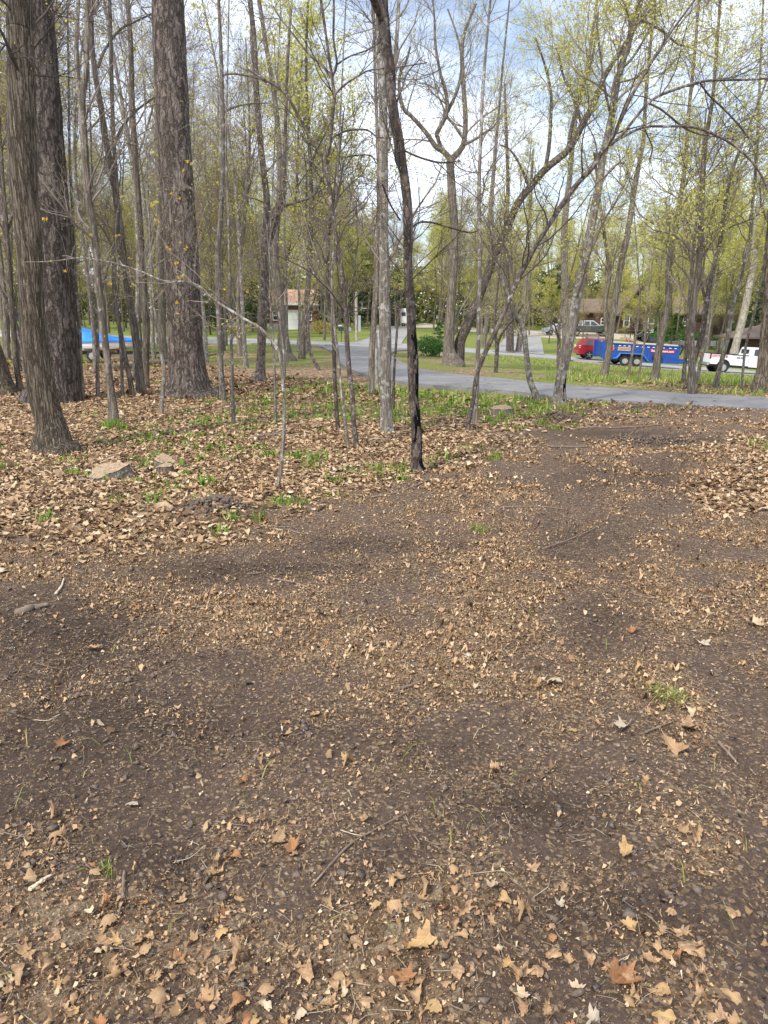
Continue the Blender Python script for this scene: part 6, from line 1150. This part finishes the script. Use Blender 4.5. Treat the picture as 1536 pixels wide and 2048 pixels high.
def pile(px, d, w, h, n, m, label, size=(.25, .7)):
    x, z = ground_x(px, d); V = []; Ff = []
    for k in range(n):
        a = rng.random() * 6.28; q = rng.random() ** .5; c = np.array([x + w / 2 * q * math.cos(a), d + w * .3 * q * math.sin(a), z + h * (1 - q ** 1.6) * rng.random() + .05]); ax = unit(rng.normal(size=3) * np.array([1, 1, .6])) * rng.uniform(*size); sd = unit(np.cross(ax, rng.normal(size=3))) * .05
        sd2 = unit(np.cross(ax, sd)) * .05; V.append(np.array([c - ax / 2 + sd, c - ax / 2 - sd, c - ax / 2 + sd2, c + ax / 2 + sd, c + ax / 2 - sd, c + ax / 2 + sd2])); Ff.append(np.array([[0, 1, 4, 3], [1, 2, 5, 4], [2, 0, 3, 5]]) + k * 6)
    o = link('brush_pile', mesh_np('brush_pile', np.concatenate(V), [(np.concatenate(Ff), 0)], [M[m]], smooth=False)); tag(o, kind='stuff')
pile(1250, 70.5, 2.6, 1.7, 420, 'dark_twig', '', (.2, .6)); pile(1285, 71.5, 2.4, .9, 120, 'pale_stick', '', (.5, 1.6))

# ------------------------------------------------------------ buildings
M['log'] = mat('dark_log', (.065, .034, .024), .8, noise=(3, (.11, .056, .038), (1, 1, 8))); M['log_orange'] = mat('orange_log', (.1, .05, .028), .8, noise=(3, (.2, .085, .038), (1, 1, 8))); M['roof_brown'] = mat('brown_shingle', (.15, .105, .088), .9, noise=(5, (.21, .15, .125), (1, 1, 5))); M['roof_red'] = mat('tan_red_shingle', (.42, .24, .17), .9, noise=(5, (.5, .31, .22), (1, 1, 5)))
M['trim'] = mat('white_trim', (.78, .78, .76), .5); M['dark_wood'] = mat('dark_boards', (.03, .028, .026), .8, noise=(4, (.05, .045, .04), (1, 1, 6))); M['brick'] = mat('red_brick', (.22, .1, .075), .9, noise=(30, (.32, .16, .12))); M['block'] = mat('grey_block', (.4, .37, .33), .9, noise=(8, (.5, .46, .42))); M['roof_edge'] = mat('fascia', (.05, .04, .035), .7)  # dark boards: the wood's own dark colour on shed, porch and shelter
M['siding'] = mat('light_siding', (.62, .58, .5), .7)
def logs(root, x0, x1, y, z0, z1, m, gable=None, r=.115):
    mb = MB(); z = z0 + r
    while z < z1:
        a, b_ = x0, x1
        if gable and z > gable[0]:
            f = (z - gable[0]) / (gable[1] - gable[0]); mid = (x0 + x1) / 2; a = x0 + (mid - x0) * f; b_ = x1 + (mid - x1) * f
        if b_ - a > .2: mb.cyl(((a + b_) / 2, y, z), r * 1.03, b_ - a, 'X', 8)
        z += 2 * r
    o = part('log_courses', mb, m, root, smooth=True); o['kind'] = 'stuff'; return o
def roof_slab(root, pts, th, m, name='roof'):
    V = [tuple(p) for p in pts] + [(p[0], p[1], p[2] - th) for p in pts]; n = len(pts); part(name, MB().add(V, [tuple(range(n)), tuple(range(2 * n - 1, n - 1, -1))] + [(i, (i + 1) % n, n + (i + 1) % n, n + i) for i in range(n)]), m, root)
def window(root, x, y, z, w, h, name='window', panes=2):
    f = part(name, MB().box((x, y, z + h / 2 - .05), (w, .08, .1)).box((x, y, z - h / 2 + .05), (w, .08, .1)).box((x - w / 2 + .05, y, z), (.1, .08, h - .2)).box((x + w / 2 - .05, y, z), (.1, .08, h - .2)).box((x, y, z), (w - .2, .06, .06)), 'trim', root)
    part('pane', MB().box((x, y + .02, z), (w - .2, .03, h - .2)), 'glass', f)
x0, z0 = ground_x(1240, 108); root = empty('log_house', (x0, 108, z0)); hw = 4.8
part('wall', MB().prism([(0, -.6), (0, 3.0), (hw / 2, 6.2), (hw, 3.0), (hw, -.6)], 0, 5), 'log', root); logs(root, 0, hw, -.02, -.4, 6.2, 'log', (3.0, 6.2))
roof_slab(root, [(-.5, -.7, 2.6), (-.5, 6, 2.6), (hw / 2, 6, 6.6), (hw / 2, -.7, 6.6)], .2, 'roof_brown'); roof_slab(root, [(hw + .5, 6, 2.6), (hw + .5, -.7, 2.6), (hw / 2, -.7, 6.6), (hw / 2, 6, 6.6)], .2, 'roof_brown')
part('fascia', MB().box((hw / 4 - .25, -.73, 4.5), (4.9, .06, .3), rot=(Vector((0, 1, 0)), -.925)).box((hw * .75 + .25, -.73, 4.5), (4.9, .06, .3), rot=(Vector((0, 1, 0)), .925)), 'roof_edge', root)
window(root, .75, -.16, 1.75, .85, 1.8)
dr = part('door', MB().box((4.2, -.16, 1.05), (.95, .1, 2.2)), 'trim', root); part('pane', MB().box((4.2, -.22, 1.75), (.5, .03, .6)).box((4.2, -.22, .95), (.5, .03, .6)), 'glass', dr); part('handle', MB().box((3.85, -.25, 1.0), (.05, .06, .16)), 'chrome', dr)
mx0, mx1 = 3.6, 16.8
part('main_wall', MB().box(((mx0 + mx1) / 2, 8, 1.2), (mx1 - mx0, 7, 3.6)), 'log', root); logs(root, hw + .1, mx1, 4.46, -.4, 3.0, 'log')
roof_slab(root, [(mx0 - .3, 3.6, 2.8), (mx1 + .6, 3.6, 2.8), (mx1 - 2.8, 8, 6.7), (mx0 - .3, 8, 6.7)], .2, 'roof_brown'); roof_slab(root, [(mx1 + .6, 12.4, 2.8), (mx0 - .3, 12.4, 2.8), (mx0 - .3, 8, 6.7), (mx1 - 2.8, 8, 6.7)], .2, 'roof_brown'); roof_slab(root, [(mx1 + .6, 3.6, 2.8), (mx1 + .6, 12.4, 2.8), (mx1 - 2.8, 8, 6.7)], .2, 'roof_brown')
part('porch_post', MB().cyl((13.5, 2.6, 1.2), .12, 2.8, 'Z', 10), 'dark_wood', root); part('porch_post', MB().cyl((16.4, 2.6, 1.2), .12, 2.8, 'Z', 10), 'dark_wood', root); part('porch_beam', MB().box((14.9, 2.6, 2.65), (3.4, .2, .25)), 'dark_wood', root); roof_slab(root, [(12.8, 2.2, 2.7), (17.2, 2.2, 2.7), (17.2, 4.0, 3.0), (12.8, 4.0, 3.0)], .12, 'roof_brown', 'porch_roof')
for wx in (8.2, 11.0): window(root, wx, 4.2, 1.6, 1.2, 1.2)
part('chimney', MB().box((10.5, 9, 6.9), (.9, .9, 1.6)), 'brick', root)
tag(root, 'brown log house with a steep gable wing, white door and long brown roof', 'house')
# garage
x0, z0 = ground_x(1136, 112); root = empty('log_garage', (x0, 112, z0)); gw = 6.6; part('wall', MB().box((gw / 2, 3, 1.3), (gw, 6, 3.8)), 'log_orange', root); logs(root, 0, gw, -.02, -.4, 3.1, 'log_orange'); roof_slab(root, [(-.5, -.7, 3.0), (gw + .5, -.7, 3.0), (gw + .5, 3, 4.9), (-.5, 3, 4.9)], .2, 'roof_brown'); roof_slab(root, [(gw + .5, 6.7, 3.0), (-.5, 6.7, 3.0), (-.5, 3, 4.9), (gw + .5, 3, 4.9)], .2, 'roof_brown')
for k in range(1):
    gd = part('garage_door', MB().box((2.2 + 4.2 * k, -.16, 1.0), (3.2, .1, 2.4)), 'log', root)
    for j in range(4): part('panel', MB().box((2.2 + 4.2 * k, -.22, .15 + .58 * j), (3.0, .04, .5)), 'log', gd)
window(root, 5.2, -.16, 1.6, 1.1, 1.1); tag(root, 'low brown log garage behind the dark pickup', 'garage')
# brown roofed shelter at the right
x0, z0 = ground_x(1480, 75); root = empty('log_shelter', (x0, 75, z0 + .2)); part('wall', MB().box((2.8, 2.6, 1.0), (4.8, 4.6, 2.6)), 'dark_wood', root); logs(root, .4, 5.2, .25, -.2, 2.2, 'log'); ap = (2.8, 2.6, 3.4); cs = [(-.5, -.6, 2.2), (6.1, -.6, 2.2), (6.1, 5.8, 2.2), (-.5, 5.8, 2.2)]
for k in range(4): roof_slab(root, [cs[k], cs[(k + 1) % 4], ap], .14, 'roof_brown')
tag(root, 'dark log shelter under a low brown hipped roof behind the white pickup', 'shelter')
# house left of centre
x0, z0 = ground_x(535, 96); root = empty('brick_house', (x0, 96, z0)); part('wall', MB().box((3.2, 4, 1.4), (6.0, 8, 3.6)), 'brick', root); part('lower_wall', MB().box((3.2, -.08, .3), (6.1, .12, .9)), 'block', root)
roof_slab(root, [(-.5, -.8, 3.2), (6.6, -.8, 3.2), (6.2, 4, 5.0), (-.5, 4, 5.0)], .25, 'roof_red'); roof_slab(root, [(6.6, 8.8, 3.2), (-.5, 8.8, 3.2), (-.5, 4, 5.0), (6.2, 4, 5.0)], .25, 'roof_red'); part('fascia', MB().box((3.05, -.83, 3.1), (7.1, .06, .3)), 'trim', root)
gd = part('garage_door', MB().box((3.6, -.1, 1.15), (1.9, .1, 2.5)), 'trim', root)
for j in range(4): part('panel', MB().box((3.6, -.17, .25 + .6 * j), (1.7, .04, .5)), 'trim', gd)
window(root, 5.3, -.1, 1.7, .7, 1.2); window(root, 1.2, -.1, 1.7, 1.0, 1.2)
tag(root, 'brick house with a low reddish tan roof and white garage door', 'house')
# black shed and the white board beside it
x0, z0 = ground_x(768, 112); root = empty('shed', (x0, 112, z0)); part('wall', MB().box((1.0, 1.2, 1.3), (2.6, 2.4, 2.9)), 'dark_wood', root)
for k in range(9): part('plank', MB().box((-.15 + .29 * k, -.02, 1.3), (.26, .04, 2.8)), 'dark_wood', root)
roof_slab(root, [(-.6, -.4, 2.75), (2.6, -.4, 2.75), (2.6, 1.2, 3.4), (-.6, 1.2, 3.4)], .12, 'dark_wood'); roof_slab(root, [(2.6, 2.8, 2.75), (-.6, 2.8, 2.75), (-.6, 1.2, 3.4), (2.6, 1.2, 3.4)], .12, 'dark_wood'); tag(root, 'black wooden shed at the end of the neighbour driveway', 'shed')
x0, z0 = ground_x(799, 112); root = empty('camper', (x0, 112.5, z0)); part('body', MB().box((.6, 1.5, 1.5), (1.1, 3.0, 2.2)), 'white', root, .12); part('window', MB().box((.6, -.02, 1.8), (.6, .03, .5)), 'glass', root); part('wheel', MB().ring((.6, .2, .3), .3, .12, .2), 'rubber', root); tag(root, 'pale blue white camper end showing right of the black shed', 'camper')
# mailboxes, posts
def mailbox(px, d, label, m='dkgreen', top=None):
    x, z = ground_x(px, d); root = empty('mailbox', (x, d, z)); part('post', MB().box((0, 0, .5), (.1, .1, 1.05)), 'stick', root)
    pr = [(-.16, 1.0), (-.16, 1.22)] + [(.16 * math.cos(a), 1.22 + .14 * math.sin(a)) for a in np.linspace(math.pi, 0, 7)[1:-1]] + [(.16, 1.22), (.16, 1.0)]
    part('box', MB().prism([(p[0] * 1.6, p[1] * 1.0 - .0) for p in pr], -.25, .25), m, root); part('flag', MB().box((.3, -.05, 1.3), (.02, .12, .06)), 'lamp_red', root); tag(root, label, 'mailbox')
mailbox(683, 66, 'grey mailbox with a white bundle on top, left of the mailbox pair'); mailbox(697, 66.4, 'grey mailbox right of the one with the white bundle', 'silver')
x, z = ground_x(683, 66); o = MB().box((0, 0, 0), (.3, .3, .14)).build('newspaper_bundle', M['trim'], bevel=.03); o.location = (x - .1, 66, z + 1.43); tag(o, 'white bundle lying on top of the left mailbox', 'bundle')
x, z = ground_x(665, 64); o = MB().box((0, 0, .6), (.12, .12, 1.5)).box((0, 0, 1.37), (.16, .16, .06)).build('marker_post', M['trim']); o.location = (x, 64, z); tag(o, 'white post on the grass left of the mailboxes', 'post')
x, z = ground_x(713, 72); root = empty('lamp_post', (x, 72, z)); part('pole', MB().cyl((0, 0, 2.1), .13, 4.6, 'Z', 10), 'pale_bark', root); part('meter_box', MB().box((.3, -.05, 1.5), (.26, .3, 1.5)), 'silver', root, .02); part('cross_arm', MB().box((.5, 0, 2.9), (1.0, .06, .06)), 'silver', root); part('upright_rod', MB().box((.55, 0, 3.15), (.05, .05, .55)), 'silver', root); tag(root, 'grey post carrying a meter box and a small cross arm, behind the mailboxes', 'post')
x, z = ground_x(872, 48); o = MB().box((0, 0, .3), (.4, .4, .7)).box((0, 0, .68), (.44, .44, .05)).build('utility_box', mat('green_utility_paint', (.3, .42, .33), .6), bevel=.02); o.location = (x, 48, z); tag(o, 'pale green utility box beside the low round bush', 'utility box')
# rail fence and low wall
x0, z0 = ground_x(1150, 91); root = empty('rail_fence', (x0, 91, z0)); 
for k in range(4): part('post', MB().box((k * 1.4, 0, .35), (.12, .12, .8)), 'stick', root)
for k in range(3): part('rail', MB().box((.7 + k * 1.4, -.03, .6), (1.38, .06, .14)), 'stick', root)
tag(root, 'low brown rail fence before the dark pickup', 'fence')
x0, z0 = ground_x(1330, 88); root = empty('retaining_wall', (x0, 88, z0)); 
for j in range(3):
    for k in range(18): part('block', MB().box((.3 + k * .5 + (.25 if j % 2 else 0), rng.normal() * .01, .1 + j * .2), (.485, .3, .19)), 'block', root, .01)
tag(root, 'low grey block wall below the green bushes of the log house', 'wall')
